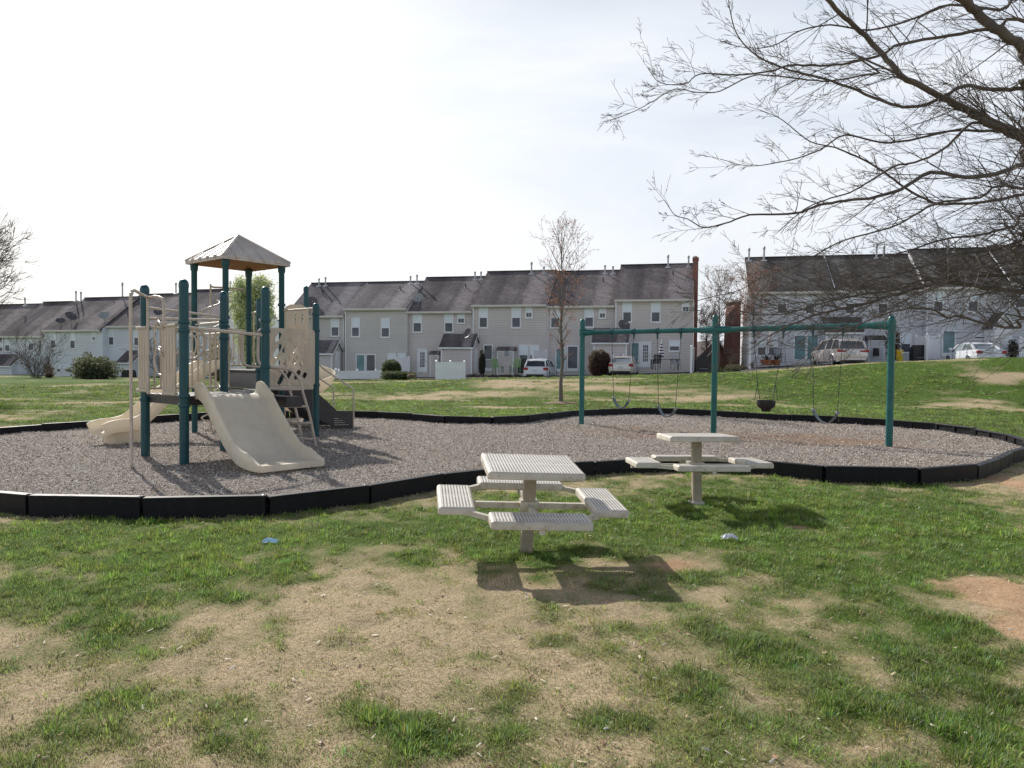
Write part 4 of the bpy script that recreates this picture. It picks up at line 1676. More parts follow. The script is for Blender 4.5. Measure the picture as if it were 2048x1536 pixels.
def slot(cx, cy, L, w, ang):
    pts = []
    ca, sa = math.cos(ang), math.sin(ang)
    for k in range(12):
        a = math.pi * (k / 5.0) if k < 6 else math.pi * ((k - 1) / 5.0)
        ex_, ey_ = w / 2 * math.cos(a), w / 2 * math.sin(a)
        ey_ += (L / 2 - w / 2) * (1 if k < 6 else -1)
        pts.append((cx + ex_ * ca + ey_ * sa, cy - ex_ * sa + ey_ * ca))
    return pts


ST = (pT - pS).normalized()
W_ = (pT - pS).length - 0.10
HH = 1.16
r_ = 0.05
outer = [(0, r_), (r_, 0), (W_ - r_, 0), (W_, r_), (W_, HH - r_), (W_ - r_, HH), (r_, HH), (0, HH - r_)]
holes = []
an = rad(33)
for (cx, cy, L) in ((.36, .98, .20), (.34, .70, .30), (.56, .80, .30), (.33, .42, .20), (.44, .16, .30), (.57, .50, .20), (.76, .80, .28), (.62, .24, .26), (.76, .53, .18), (.95, .74, .20), (.93, .46, .14), (.82, .22, .22), (1.0, .20, .14), (1.02, .92, .12)):
    if cx < W_ - .06:
        holes.append(slot(cx, cy, L * 1.08, 0.098, an))
plate('slotted_panel', pS + ST * .05 + UP * 1.10 + u * .03, ST, UP, outer, holes, 0.02, M['cream'])
mb = MB()
mb.prism([pS + ST * .1 + UP * 1.01, pT - ST * .1 + UP * 1.01, pT - ST * .1 + UP * 1.095, pS + ST * .1 + UP * 1.095], u * .05)
mb.build('panel_foot', M['cream'], play)
# rail and pickets C-T
picket(pC + (pT - pC) * .08, pT - (pT - pC) * .06, Z2 + .1, 2.72, 8, w=0.03)
picket(pD + (pC - pD) * .1, pD + (pC - pD) * .45, Z2 + .1, 2.72, 3)
# tall moulded hood at the spiral slide entry
hc = pU + Vector((-.32, -.55, 0))
hd = Vector((0.8, 0.35, 0)).normalized()
outer = [(0, 0), (0.62, 0), (0.62, 1.45), (.56, 1.56), (.44, 1.62), (.18, 1.62), (.06, 1.56), (0, 1.45)]
plate('slide_hood', hc - hd * .1 + UP * Z2, hd, UP, outer, [slot(.16, 1.25, .26, .06, 0), slot(.46, 1.25, .26, .06, 0), slot(.31, 1.25, .26, .06, 0)], 0.03, M['cream'])

# loop ladder to the right of the wide slide
l1 = at(635, 893, 0)
l2 = at(608, 884, 0)
sv_ = (l2 - l1).normalized()
ln = Vector((sv_.y, -sv_.x, 0))
if ln.x > 0:
    ln = -ln                              # towards the structure
for k, (b, q, hi) in enumerate(((l1, Vector((-4.87, 13.5, 0)), pQ), (l2, Vector((-4.62, 13.65, 0)), pR + v * .05))):
    arch('ladder_rail', [b - UP * .15, b + ln * .14 + UP * .55, b + ln * .27 + UP * 1.0, b + ln * .34 + UP * 1.26, b + ln * .48 + UP * 1.42, b + ln * .70 + UP * 1.475, (b + ln * .7).lerp(q, .55) + UP * 1.49, q + (b - q).normalized() * .1 + UP * 1.51, q + UP * 1.62, q + UP * 2.0, q + (hi - q).normalized() * .05 + UP * 2.13, Vector((hi.x, hi.y, 2.17))], 0.024)
for z in (0.15, 0.45, 0.76, 1.08):
    a = l1 + ln * (0.26 * z) + UP * z
    b = l2 + ln * (0.26 * z) + UP * z
    D = 0.16 + 0.34 * z
    pts = [a, a + ln * D * .5, a + ln * D * .85 + sv_ * .08, (a + b) / 2 + ln * D, b + ln * D * .85 - sv_ * .08, b + ln * D * .5, b]
    MB().tube(smooth_path(pts, 4), 0.022, 8).build('rung', M['tube'], play, 60)

# stairs with black stringers and rails
sb = at(707, 857, 0)
sdir = Vector((0.788, 0.616, 0)).normalized()
sn = Vector((-sdir.y, sdir.x, 0))
run, rise = 1.78, Z2 - .05
for k in range(2):
    o_ = sn * (1.12 * k)
    base = sb + o_
    st = base - sdir * 0.0
    mb = MB()
    poly = [base + UP * 0.0, base + UP * .42, base - sdir * .42 + UP * .44, base - sdir * (run) + UP * (rise + .28), base - sdir * run + UP * (rise - .28), base - sdir * 1.05 + UP * .34, base - sdir * .42 + UP * .02]
    mb.prism(poly, sn * 0.03)
    mb.build('stair_stringer', M['deck'], play)
    arch('stair_rail', [base + UP * 0.0, base + UP * .8, base + UP * .92 - sdir * .015, base - sdir * .10 + UP * 1.0, base - sdir * .8 + UP * 1.46, base - sdir * (run) + UP * 2.2], 0.02)
nst = 6
mb = MB()
for i in range(nst):
    z = rise * (i + 1) / (nst + 1)
    p = sb - sdir * (run * (i + 0.5) / nst)
    m_ = Matrix((sdir, sn, UP)).transposed().to_4x4()
    m_.translation = p
    mb.box(-.15, .15, .03, 1.12, z - .03, z, m_)
mb.build('stair_treads', M['deck'], play)
# worn pale scuffs along the stringer foot
mb = MB()
for i, (z, L) in enumerate(((.10, .38), (.15, .28), (.20, .22), (.25, .12))):
    p = sb - sdir * .50 - sn * .003 + UP * z
    mb.prism([p, p + sdir * L, p + sdir * L + UP * .010, p + UP * .012], -sn * .002)
mb.build('scuffed_lettering', M['cream'], play)

# ------------------------------------------------------------------ townhouse rows
class Row:
    def __init__(s, px, d, ang):
        r = ray(px, 730)
        s.O = Vector((r.x / r.y * d, d, 0))
        a = rad(-ang)
        s.e = Vector((math.cos(a), math.sin(a), 0))
        s.n = Vector((-s.e.y, s.e.x, 0))

    def sz(s, px, py, sb=0.0):
        """photo position -> (distance along row, height) on the facade with setback sb"""
        r = ray(px, py)
        P = s.O + s.n * sb
        # P + e*t = r.xy*k
        k = (s.e.x * P.y - s.e.y * P.x) / (s.e.x * r.y - s.e.y * r.x)
        q = Vector((r.x * k, r.y * k, 0))
        return (q - P).dot(s.e), CAMZ + r.z * k


class Unit:
    """one townhouse; local frame x along row, y into the house, z up from its own ground"""

    def __init__(s, row, x0, x1, ye, yr, label, side, roof, sb=0.0, zg=0.8, group='townhouses in rows behind the playground', depth=9.0, over=(0.0, 0.0)):
        s.row, s.sb = row, sb
        a, z1 = row.sz(x0, ye, sb)
        b, z2 = row.sz(x1, ye, sb)
        s.a, s.w = a, b - a
        _, s.ze = row.sz((x0 + x1) / 2, ye, sb)
        _, s.zr = row.sz((x0 + x1) / 2, yr, sb + depth / 2)
        s.zg = zg
        s.side, s.roof, s.depth = side, roof, depth
        org = row.O + row.n * sb + row.e * a
        m = Matrix((row.e, row.n, UP)).transposed().to_4x4()
        m.translation = (org.x, org.y, zg)
        s.m = m
        s.t = thing('townhouse', label, 'townhouse', mat=m, group=group)
        he, hr, w, D = s.ze - zg, s.zr - zg, s.w, depth
        g = 0.004
        mb = MB()
        mb.prism([(g, 0, -2.5), (g, D, -2.5), (g, D, he), (g, D / 2, hr - .12), (g, 0, he)], (w - 2 * g, 0, 0))
        mb.build('wall', M[side], s.t, world=False)
        # corner boards
        # roof slabs
        rb = MB()
        o = 0.32
        sl = (hr - he) / (D / 2)
        th = 0.12
        x0_, x1_ = -over[0] + g, w + over[1] - g
        rb.prism([(x0_, -o, he - o * sl + .02), (x0_, D / 2, hr + .02), (x0_, D + o, he - o * sl + .02), (x0_, D + o, he - o * sl + .02 + th), (x0_, D / 2, hr + .02 + th), (x0_, -o, he - o * sl + .02 + th)], (x1_ - x0_, 0, 0))
        s.roofo = rb.build('roof', M[roof], s.t, world=False)
        gb = MB()
        gb.box(x0_, x1_, -o - .12, -o + 0.005, he - o * sl - .02, he - o * sl + .13)
        gb.box(x0_ + .01, x1_ - .01, -o + .01, -0.005, he - o * sl - .06, he - o * sl + .0)
        gb.build('gutter', M['gutter'], s.t, world=False)
        rc = MB()
        rc.bar((x0_, D / 2, hr + th + .03), (x1_, D / 2, hr + th + .03), .3, .05)
        rc.build('ridge_cap', M[roof], s.roofo, world=False)
        s.sl, s.hr, s.he = sl, hr, he

    def loc(s, px, py):
        q, z = s.row.sz(px, py, s.sb)
        return q - s.a, z - s.zg

    def downspout(s, left=True):
        x = 0.10 if left else s.w - 0.10
        mb = MB()
        mb.bbox(x - .045, x + .045, -.10, -.01, 0, s.he - .25, .01)
        mb.bar((x, -.06, s.he - .28), (x, -.36, s.he - .12), .08, .07)
        mb.build('downspout', M['white'], s.t, world=False)
        return s

    def window(s, x0, x1, y0, y1, kind='sash', y=0.0):
        a, zt = s.loc(x0, y0)
        b, zb = s.loc(x1, y1)
        f = MB()
        t = 0.085
        f.box(a, a + t, y - .06, y + .02, zb, zt).box(b - t, b, y - .06, y + .02, zb, zt)
        f.box(a + t, b - t, y - .06, y + .02, zt - t, zt).box(a - .03, b + .03, y - .08, y + .02, zb - .05, zb + t * .9)
        zm = (zb + zt) / 2
        if kind in ('sash', 'small', 'double'):
            f.box(a + t, b - t, y - .05, y + .02, zm - .035, zm + .035)
        if kind == 'small':
            f.box((a + b) / 2 - .012, (a + b) / 2 + .012, y - .045, y - .01, zb + .1, zt - .1)
        o = f.build('window', M['white'], s.t, world=False)
        up = MB().box(a + t, b - t, y - .025, y + .01, zm + .035, zt - t)
        up.build('upper_pane', M['glassl'] if kind != 'dark' else M['glassd'], o, world=False)
        lo = MB().box(a + t, b - t, y - .022, y + .01, zb + t * .9, zm - .035)
        lo.build('lower_pane', M['glassd'], o, world=False)
        return o

    def door(s, x0, x1, y0, y1, kind='lite', name='door'):
        a, zt = s.loc(x0, y0)
        b, zb = s.loc(x1, y1)
        zb = max(zb, -0.05)
        f = MB()
        t = 0.09
        f.box(a, a + t, -.07, .02, zb, zt).box(b - t, b, -.07, .02, zb, zt).box(a + t, b - t, -.07, .02, zt - t, zt)
        f.box(a + t, b - t, -.05, .01, zb, zb + .25)
        o = f.build(name, M['doorw'], s.t, world=False)
        if kind == 'dark':
            MB().box(a + t, b - t, -.03, .01, zb + .25, zt - t).build('pane', M['glassd'], o, world=False)
        elif kind == 'teal':
            MB().box(a + t, b - t, -.03, .01, zb + .25, zt - t).build('pane', M['glasst'], o, world=False)
        elif kind == 'rail':
            MB().box(a + t, b - t, -.03, .01, zb + .25, zt - t).build('pane', M['glassd'], o, world=False)
            g = MB()
            hh = zb + (zt - zb) * .42
            g.box(a + t, b - t, -.09, -.06, hh, hh + .06)
            k = 7
            for i in range(k):
                x = a + t + (b - a - 2 * t) * (i + .5) / k
                g.box(x - .02, x + .02, -.085, -.055, zb + .2, hh)
            g.build('guard_rail', M['white'], o, world=False)
        else:
            w = b - a
            MB().box(a + t, b - t, -.030, .01, zb + .2501, zt - t).build('leaf', M['doorw'], o, world=False)
            MB().box(a + w * .28, b - w * .28, -.036, -.031, zb + .45, zt - t - .18).build('pane', M['glassd'], o, world=False)
            g = MB()
            for i in (1, 2):
                x = a + w * .28 + w * .44 * i / 3
                g.box(x - .015, x + .015, -.045, -.037, zb + .45, zt - t - .18)
            for i in range(1, 5):
                z = zb + .45 + (zt - t - .18 - zb - .45) * i / 5
                g.box(a + w * .28, b - w * .28, -.044, -.0372, z - .015, z + .015)
            g.build('muntins', M['white'], o, world=False)
            MB().lathe((b - t - .06, -.03, zb + .95), [(.02, 0), (.035, .03), (.03, .07), (.01, .08)], 8, axis=(0, -1, 0)).build('handle', M['bolt'], o, world=False)
        return o

    def vents(s, *pxs):
        for (px, py, h) in pxs:
            # foot of the pipe on the front slope, near the ridge
            yy = s.depth / 2 - (0.45 if h < 3 else 0)
            q, z = s.row.sz(px, py, s.sb + yy)
            x = q - s.a
            zb = s.hr - (s.depth / 2 - yy) * s.sl + .14
            mb = MB().lathe((x, yy, zb), [(.07, -.1), (.07, h * .75), (.10, h * .78), (.10, h * .93), (.05, h)], 8)
            o = mb.build('vent_pipe', M['vent'], s.t, world=False)
            MB().prism([(x - .24, yy - .12, zb - .12 * s.sl - .01), (x + .24, yy - .12, zb - .12 * s.sl - .01), (x + .14, yy + .10, zb + .10 * s.sl - .01), (x - .14, yy + .10, zb + .10 * s.sl - .01)], (0, 0, .03)).build('flashing', M['flash'], o, world=False)
        return s

    def stub(s, px, py):
        """small soil pipe half way down the slope"""
        yy = s.depth * .33
        q, z = s.row.sz(px, py, s.sb + yy)
        x = q - s.a
        zb = s.he + yy * s.sl + .1
        MB().lathe((x, yy, zb), [(.12, -.02), (.05, .05), (.05, .32)], 8).build('soil_pipe', M['blackp'], s.t, world=False)
        return s

    def shed(s, x0, x1, ye, yr, proj=2.0, gable='r', door=True, lit=None):
        """attached store room with its own little roof"""
        q0, ze = s.row.sz(x0, ye, s.sb - proj)
        q1, _ = s.row.sz(x1, ye, s.sb - proj)
        a, b = q0 - s.a, q1 - s.a
        he = ze - s.zg
        hr = he + 0.95
        P = proj
        mb = MB()
        mb.prism([(a, -P, -2), (a, -.01, -2), (a, -.01, he), (a, -P / 2, hr), (a, -P, he)], (b - a, 0, 0))
        o = mb.build('storage_shed', M[lit or s.side], s.t, world=False)
        sl = (hr - he) / (P / 2)
        g = .14
        rb = MB()
        rb.prism([(a - g, -P - g, he - g * sl + .02), (a - g, -P / 2, hr + .02), (a - g, g * 0 - .02, he + .02), (a - g, -.02, he + .11), (a - g, -P / 2, hr + .11), (a - g, -P - g, he - g * sl + .11)], (b - a + 2 * g, 0, 0))
        rb.build('shed_roof', M[s.roof], o, world=False)
        tb = MB()
        for xx in ((a - g - .025, b + g + .003) if gable != 'n' else ()):
            tb.prism([(xx, -P - g, he - g * sl - .06), (xx, -P / 2, hr - .06), (xx, -.03, he - .06), (xx, -.03, he + .06), (xx, -P / 2, hr + .06), (xx, -P - g, he - g * sl + .06)], (.022, 0, 0))
        tb.box(a - g, b + g, -P - g - .07, -P - g + .0, he - g * sl - .06, he - g * sl + .06)
        for xx in (a - .012, b - .09):
            tb.box(xx, xx + .1, -P - .012, -P + .1, -1, he - .05)
        tb.build('trim', M['white'], o, world=False)
        if door and gable in 'rl':
            xx = b + .002 if gable == 'r' else a - .032
            MB().box(xx, xx + .03, -P / 2 - .42, -P / 2 + .42, 0.05, 2.0).build('shed_door', M['doorw'], o, world=False)
        return s

    def bump(s, x0, x1, y0, y1, proj=.6):
        a, zt = s.loc(x0, y0)
        b, _ = s.loc(x1, y0)
        o = MB().box(a, b, -proj, -.005, -1.5, zt - .2).build('meter_closet', M[s.side], s.t, world=False)
        MB().prism([(a - .1, -proj - .1, zt - .22), (a - .1, -.004, zt - .22), (a - .1, -.004, zt + .12), (a - .1, -proj - .1, zt - .14)], (b - a + .2, 0, 0)).build('closet_roof', M[s.roof], o, world=False)
        MB().box(a - .01, a + .08, -proj - .012, -proj + .05, -1, zt - .25).box(b - .08, b + .01, -proj - .012, -proj + .05, -1, zt - .25).box(a + .081, b - .081, -proj - .011, -proj + .02, zt - .34, zt - .225).build('trim', M['white'], o, world=False)
        return s


RC = Row(1395, 57, 13.4)
SH = 'shingle'
U0 = Unit(RC, 1230, 1388, 597, 532, 'beige two-storey townhouse with brick chimney at the right end of the middle row', 'beige', SH, 0, 1.02)
U1 = Unit(RC, 1094, 1230, 610, 545, 'beige townhouse behind the bare young tree, dark round bush by its shed', 'beige', SH, .35, .90)
U2 = Unit(RC, 945, 1094, 608, 545.5, 'beige townhouse with a white car and lime green chairs in front', 'beige', SH, 0, .84)
U3 = Unit(RC, 815, 945, 621, 557.5, 'beige townhouse with storage shed and white vinyl screen in front', 'beige', SH, .35, .75)
U4 = Unit(RC, 690, 815, 616, 567, 'grey beige townhouse behind the white picket fence and round hedge', 'greyside', 'shingle3', .0, .60)
U5 = Unit(RC, 572, 690, 630, 569, 'grey beige townhouse at the left end of the middle row, behind the play structure', 'greyside', 'shingle3', .45, .45)
U0.downspout(); U1.downspout(); U2.downspout(); U4.downspout(); U5.downspout(False)
for (x0, x1, y0, y1, k) in ((1245, 1264, 603, 645, 's'), (1302, 1321, 603, 645, 's'), (1364, 1379, 602, 624, 'small'), (1338, 1360, 681, 703, 's')):
    U0.window(x0, x1, y0, y1, 'small' if k == 'small' else 'sash')
U0.door(1261, 1279, 684, 735, 'teal', 'glass_door')
U0.door(1280, 1302, 683, 735)
U0.vents((1336, 531, 1.0), (1377, 532, .9)).stub(1346, 546)
for (x0, x1, y0, y1, k) in ((1101, 1120, 615, 656, 's'), (1169, 1188, 614, 655, 's'), (1198, 1212, 615, 637, 'small')):
    U1.window(x0, x1, y0, y1, 'small' if k == 'small' else 'sash')
U1.door(1111, 1131, 695, 744, 'teal', 'glass_door')
U1.door(1134, 1157, 691, 743, 'dark')
U1.vents((1210, 545, .7), (1226, 545, .6)).stub(1206, 566)
U1.shed(1187, 1254, 683, 668, 1.7, 'l', False)
for (x0, x1, y0, y1, k) in ((958, 976, 614, 656, 's'), (1023, 1042, 614, 656, 's'), (1051, 1065, 614, 636, 'small'), (1038, 1057, 690, 729, 's'), (1059, 1078, 690, 729, 's')):
    U2.window(x0, x1, y0, y1, 'small' if k == 'small' else 'sash')
U2.door(967, 986, 689, 742, 'rail')
U2.vents((1063, 546, 1.0), (1088, 546, .6))
U2.bump(998, 1031, 696, 742)
for (x0, x1, y0, y1, k) in ((826, 844, 626, 665, 's'), (889, 907, 626, 665, 's'), (915, 930, 626, 647, 'small')):
    U3.window(x0, x1, y0, y1, 'small' if k == 'small' else 'sash')
U3.door(835, 855, 698, 745)
U3.bump(864, 881, 704, 745, .5)
U3.shed(882, 944, 693, 672, 2.2, 'r')
U3.vents((950, 557, .7), (962, 557, .7)).stub(931, 583)
for (x0, x1, y0, y1) in ((703, 720, 635, 674), (762, 780, 636, 675), (776, 792, 706, 730), (796, 812, 706, 730)):
    U4.window(x0, x1, y0, y1)
U4.door(712, 731, 708, 750, 'teal', 'glass_door')
U4.door(732, 752, 708, 750, 'dark')
U4.vents((821, 567, .7), (834, 567, .8)).stub(800, 584)
U5.window(662, 679, 635, 673)
U5.shed(628, 664, 705, 690, 2.0, 'r')
U5.vents((638, 570, .7), (651, 570, .8)).stub(644, 585)

# chimney on the end house
a = U0.w
mb = MB()
mb.box(a + .02, a + .30, 2.0, 3.9, -1, U0.he + .1)
mb.box(a - .12, a + .30, 2.4, 3.6, U0.he + .1, U0.hr + .18)
mb.box(a - .16, a + .34, 2.36, 3.64, U0.hr + .18, U0.hr + .34)
c = mb.build('chimney', M['brick'], U0.t, world=False)
MB().box(a - .1, a + .22, 2.7, 3.4, U0.hr + .44, U0.hr + .50).box(a + .0, a + .05, 2.8, 3.3, U0.hr + .34, U0.hr + .44).build('chimney_cap', M['white'], c, world=False)

# right row
RR = Row(1497, 55, 13.4)
R0 = Unit(RR, 1497, 1667, 582, 517, 'pale grey townhouse at the left end of the right row, seen through the branches', 'paleside', 'shingle2', 0, 1.85)
R1 = Unit(RR, 1667, 1852, 579, 513, 'pale grey townhouse behind the tan family car', 'paleside', 'shingle2', .5, 1.9)
R2 = Unit(RR, 1852, 2016, 572, 500, 'pale grey townhouse behind the right swing post and the branches, white sedan in front', 'paleside', 'shingle2', 0, 2.0)
R3 = Unit(RR, 2016, 2215, 565, 492, 'pale grey townhouse at the right edge of the photo behind dense branches', 'paleside', 'shingle2', .4, 2.1)
for U_, L_ in ((R0, ((1526, 1543, 588, 606, 'small'), (1554, 1574, 588, 628, 's'), (1610, 1630, 588, 628, 's'), (1514, 1533, 676, 712, 's'), (1536, 1555, 676, 712, 's'))),
               (R1, ((1690, 1710, 586, 628, 's'), (1755, 1776, 586, 628, 's'), (1800, 1822, 668, 706, 's'))),
               (R2, ((1866, 1887, 582, 624, 's'), (1935, 1957, 582, 624, 's'), (1946, 1972, 667, 679, 'wide'))),
               (R3, ((2030, 2050, 575, 617, 's'),))):
    for (x0, x1, y0, y1, k) in L_:
        U_.window(x0, x1, y0, y1, 'small' if k == 'small' else 'sash')
R0.door(1587, 1612, 669, 728, 'teal', 'glass_door')
R0.door(1613, 1637, 669, 728, 'teal', 'glass_door')
R2.door(1884, 1911, 660, 713, 'teal', 'glass_door')
R0.vents((1498, 517, 1.0), (1528, 517, 1.1)).stub(1540, 548)
R1.vents((1753, 513, 1.0), (1768, 513, .9))
R2.vents((1896, 500, .9), (1910, 500, .8))
R1.shed(1652, 1724, 663, 650, 2.0, 'l', False)
qa, za = RR.sz(1995, 652, -2.4)
qb, zp = RR.sz(2031, 626, -2.4)
xa, xb = qa - R3.a, qb - R3.a
he_, hp_ = za - R3.zg, zp - R3.zg
o = MB().prism([(xa, -2.4, -2), (xb, -2.4, -2), (xb, -2.4, he_), ((xa + xb) / 2, -2.4, hp_), (xa, -2.4, he_)], (0, 1.9, 0)).build('storage_shed', siding('bright_white_siding', (.85, .86, .88)), R3.t, world=False)
xm = (xa + xb) / 2
for sg, xe in ((-1, xa), (1, xb)):
    MB().prism([(xe + sg * .15, -2.55, he_ - .13), (xm, -2.55, hp_ + .02), (xm, -2.55, hp_ + .12), (xe + sg * .15, -2.55, he_ - .03)], (0, 2.0, 0)).build('shed_roof', M['shingle2'], o, world=False)
    MB().prism([(xe + sg * .16, -2.58, he_ - .2), (xm + sg * .001, -2.58, hp_ - .04), (xm + sg * .001, -2.58, hp_ + .10), (xe + sg * .16, -2.58, he_ - .04)], (0, .028, 0)).build('trim', M['white'], o, world=False)
R1.bump(1733, 1766, 674, 712)
for U_ in (R1, R2, R3):
    U_.downspout()
for U_, nx in ((R1, 0), (R3, 0)):
    # white rake boards where one roof stands above the next
    mb = MB()
    mb.bar((0.02, -.3, U_.he + .14), (0.02, U_.depth / 2, U_.hr + .2), .05, .10)
    mb.build('rake_board', M['white'], U_.t, world=False)

# left row
RL = Row(90, 72, 18)
L0 = Unit(RL, -120, 5, 676, 613, 'white townhouse at the left edge of the photo, half hidden by bare branches', 'whiteside', SH, .4, .1)
L1 = Unit(RL, 5, 90, 670, 607.5, 'white townhouse with brown roof behind the bare shrub on the left', 'whiteside', SH, 0, .1)
L2 = Unit(RL, 90, 205, 658, 599, 'white townhouse with two dark dishes on its roof edge', 'whiteside', SH, -.3, .1)
L3 = Unit(RL, 205, 322, 650, 592, 'white townhouse with storage shed behind the thin tan pole of the play structure', 'whiteside', SH, .4, .1)
L4 = Unit(RL, 322, 440, 641, 583, 'white townhouse at the right end of the left row, behind the canopy posts', 'whiteside', SH, 0, .1)
for U_, L_ in ((L0, ((-20, -8, 674, 703, 's'), (8 - 12, 12 - 2, 686, 704, 's'))), (L1, ((10, 21, 676, 703, 's'), (57, 69, 672, 702, 's'), (77, 86, 672, 688, 'small'))),
               (L2, ((101, 113, 664, 697, 's'), (140, 152, 664, 698, 's'), (184, 192, 664, 682, 'small'), (113, 123, 730, 745, 's'), (129, 146, 730, 745, 's'))),
               (L3, ((217, 229, 657, 691, 's'), (268, 280, 658, 692, 's'), (307, 315, 657, 673, 'small'))), (L4, ((335, 347, 650, 684, 's'), (390, 402, 650, 684, 's')))):
    for (x0, x1, y0, y1, k) in L_:
        U_.window(x0, x1, y0, y1, 'small' if k == 'small' else 'sash')
L0.shed(-25, 22, 730, 712, 2.2, 'r')
L3.shed(236, 264, 724, 706, 2.4, 'r')
L2.downspout(); L3.downspout(); L1.downspout()
L2.vents((152, 599, 1.0), (162, 599, .9)); L3.vents((245, 592, 1.5),); L1.vents((50, 607, .8)); L4.vents((352, 583, 1.0), (461, 583, 1.0))
L3.stub(228, 616)

# brick houses seen in the gap
def brick_house(px0, px1, ytop, d, zg, label, ridge='gable'):
    a, b = atd(px0, ytop, d), atd(px1, ytop, d)
    zt = a.z
    t = thing('brick_house', label, 'house', (a.x, d, zg), 0)
    w = b.x - a.x
    mb = MB()
    if ridge == 'gable':
        mb.prism([(0, 0, -2), (w, 0, -2), (w, 0, zt - zg - 2.2), (w / 2, 0, zt - zg), (0, 0, zt - zg - 2.2)], (0, 7, 0))
        mb.build('wall', M['brick'], t, world=False)
        r = MB()
        for sgn in (0, 1):
            x0 = 0 if sgn == 0 else w
            xe = -.4 if sgn == 0 else w + .4
            ze = zt - zg - 2.2 - .4 * 2.2 / (w / 2)
            r.prism([(xe, -.35, ze), (w / 2, -.35, zt - zg), (w / 2, -.35, zt - zg + .16), (xe, -.35, ze + .16)], (0, 7.7, 0))
        ro = r.build('roof', M['shingle'], t, world=False)
        tr = MB()
        ze = zt - zg - 2.2 - .4 * 2.2 / (w / 2)
        tr.prism([(-.42, -.38, ze - .08), (w / 2, -.38, zt - zg - .1), (w / 2, -.38, zt - zg + .1), (-.42, -.38, ze + .12)], (0, .025, 0))
        tr.prism([(w + .42, -.38, ze - .08), (w / 2 + .001, -.38, zt - zg - .1), (w / 2 + .001, -.38, zt - zg + .1), (w + .42, -.38, ze + .12)], (0, .025, 0))
        tr.build('rake_board', M['white'], t, world=False)
    else:
        mb.box(0, w, 0, 8, -2, zt - zg)
        mb.build('wall', M['brick'], t, world=False)
        r = MB().prism([(-.2, -.3, zt - zg), (w + .2, -.3, zt - zg), (w + .2, 4, zt - zg + 2.6), (-.2, 4, zt - zg + 2.6)], (0, 4.3, 0))
        r.build('roof', M['shingle'], t, world=False)
    return t


brick_house(1398, 1474, 682, 63, 1.0, 'small red brick house with white gable trim behind the pair of rows')
bt = thing('brick_chimney_stack', 'broad red brick end wall and stack beside the left end of the right row', 'chimney', (at(0, 0, 0).x * 0 + atd(1470, 700, 59).x, 59, 1.2))
a = atd(1460, 603, 59)
b = atd(1482, 603, 59)
mb = MB()
mb.prism([(a.x + .1, 59, -.5), (b.x, 59, -.5), (b.x, 59, a.z), (a.x + .4, 59, a.z)], (0, 2.5, 0))
mb.build('stack', M['brick'], bt)
MB().box(a.x + .2, b.x + .05, 58.95, 61.55, a.z, a.z + .15).build('coping', M['flash'], bt)


# satellite dishes
def dish(px, py, d, r, label, mat='dish', az=0, tilt=35, stem=.5, base=None, group='satellite dishes on the townhouse roofs'):
    c = atd(px, py, d)
    t = thing('satellite_dish', label, 'satellite dish', (c.x, c.y, c.z - stem), group=group)
    ax = Vector((math.sin(rad(az)) * math.cos(rad(tilt)), -math.cos(rad(az)) * math.cos(rad(tilt)), math.sin(rad(tilt))))
    mb = MB()
    prof = [(.01, -.10 * r / .4), (r * .5, -.07 * r / .4), (r * .85, -.02), (r, .03), (r * .98, .035), (r * .84, -.005), (r * .48, -.05 * r / .4), (.01, -.08 * r / .4)]
    mb.lathe(c, prof, 16, axis=ax)
    mb.build('reflector', M[mat], t, 50)
    s = MB().tube([c - ax * .1, c - ax * .22 - UP * .1, Vector((c.x, c.y + .22, c.z - stem))], .025, 6)
    s.tube([Vector((c.x, c.y + .22, c.z - stem)), Vector((c.x - .25, c.y, c.z - stem - .05))], .02, 6)
    s.build('mast', M['grey'], t)
    f = MB().tube([c - UP * r * .9, c + ax * r * 1.1 - UP * r * .35], .018, 6)
    f.bbox(-.05, .05, -.05, .05, -.05, .05, .01, Matrix.Translation(c + ax * r * 1.1 - UP * r * .33))
    f.build('feed_arm', M['grey'], t)


dish(121, 641, 71, .42, 'smaller dark satellite dish left of a larger one on the white townhouse eave', az=30, tilt=50)
dish(142, 632, 71.5, .55, 'larger dark round satellite dish on the white townhouse eave', az=60, tilt=40, stem=.9)
dish(208, 630, 70.6, .5, 'pale grey satellite dish at the corner where the white townhouses step', 'dishl', 10, 40, .8)
dish(318, 622, 69, .48, 'dark satellite dish on the roof behind the arched tan grab rail', az=10, tilt=30, stem=.6)
dish(624, 604, 66, .5, 'dark satellite dish on the grey roof beside the rounded green post', az=20, tilt=20)
dish(708, 607, 65, .40, 'tilted dark satellite dish at the roof valley of the grey townhouses', az=30, tilt=65, stem=.3)
dish(836, 595, 63, .42, 'pale round satellite dish on the middle row roof', 'dishl', 0, 20, .9)
dish(935, 666, 58.5, .42, 'dark satellite dish standing on the shed roof', az=-50, tilt=20, stem=.8)
dish(1248, 650, 56, .46, 'dark oval satellite dish on the shed roof behind the swing beam', az=15, tilt=30, stem=.8)


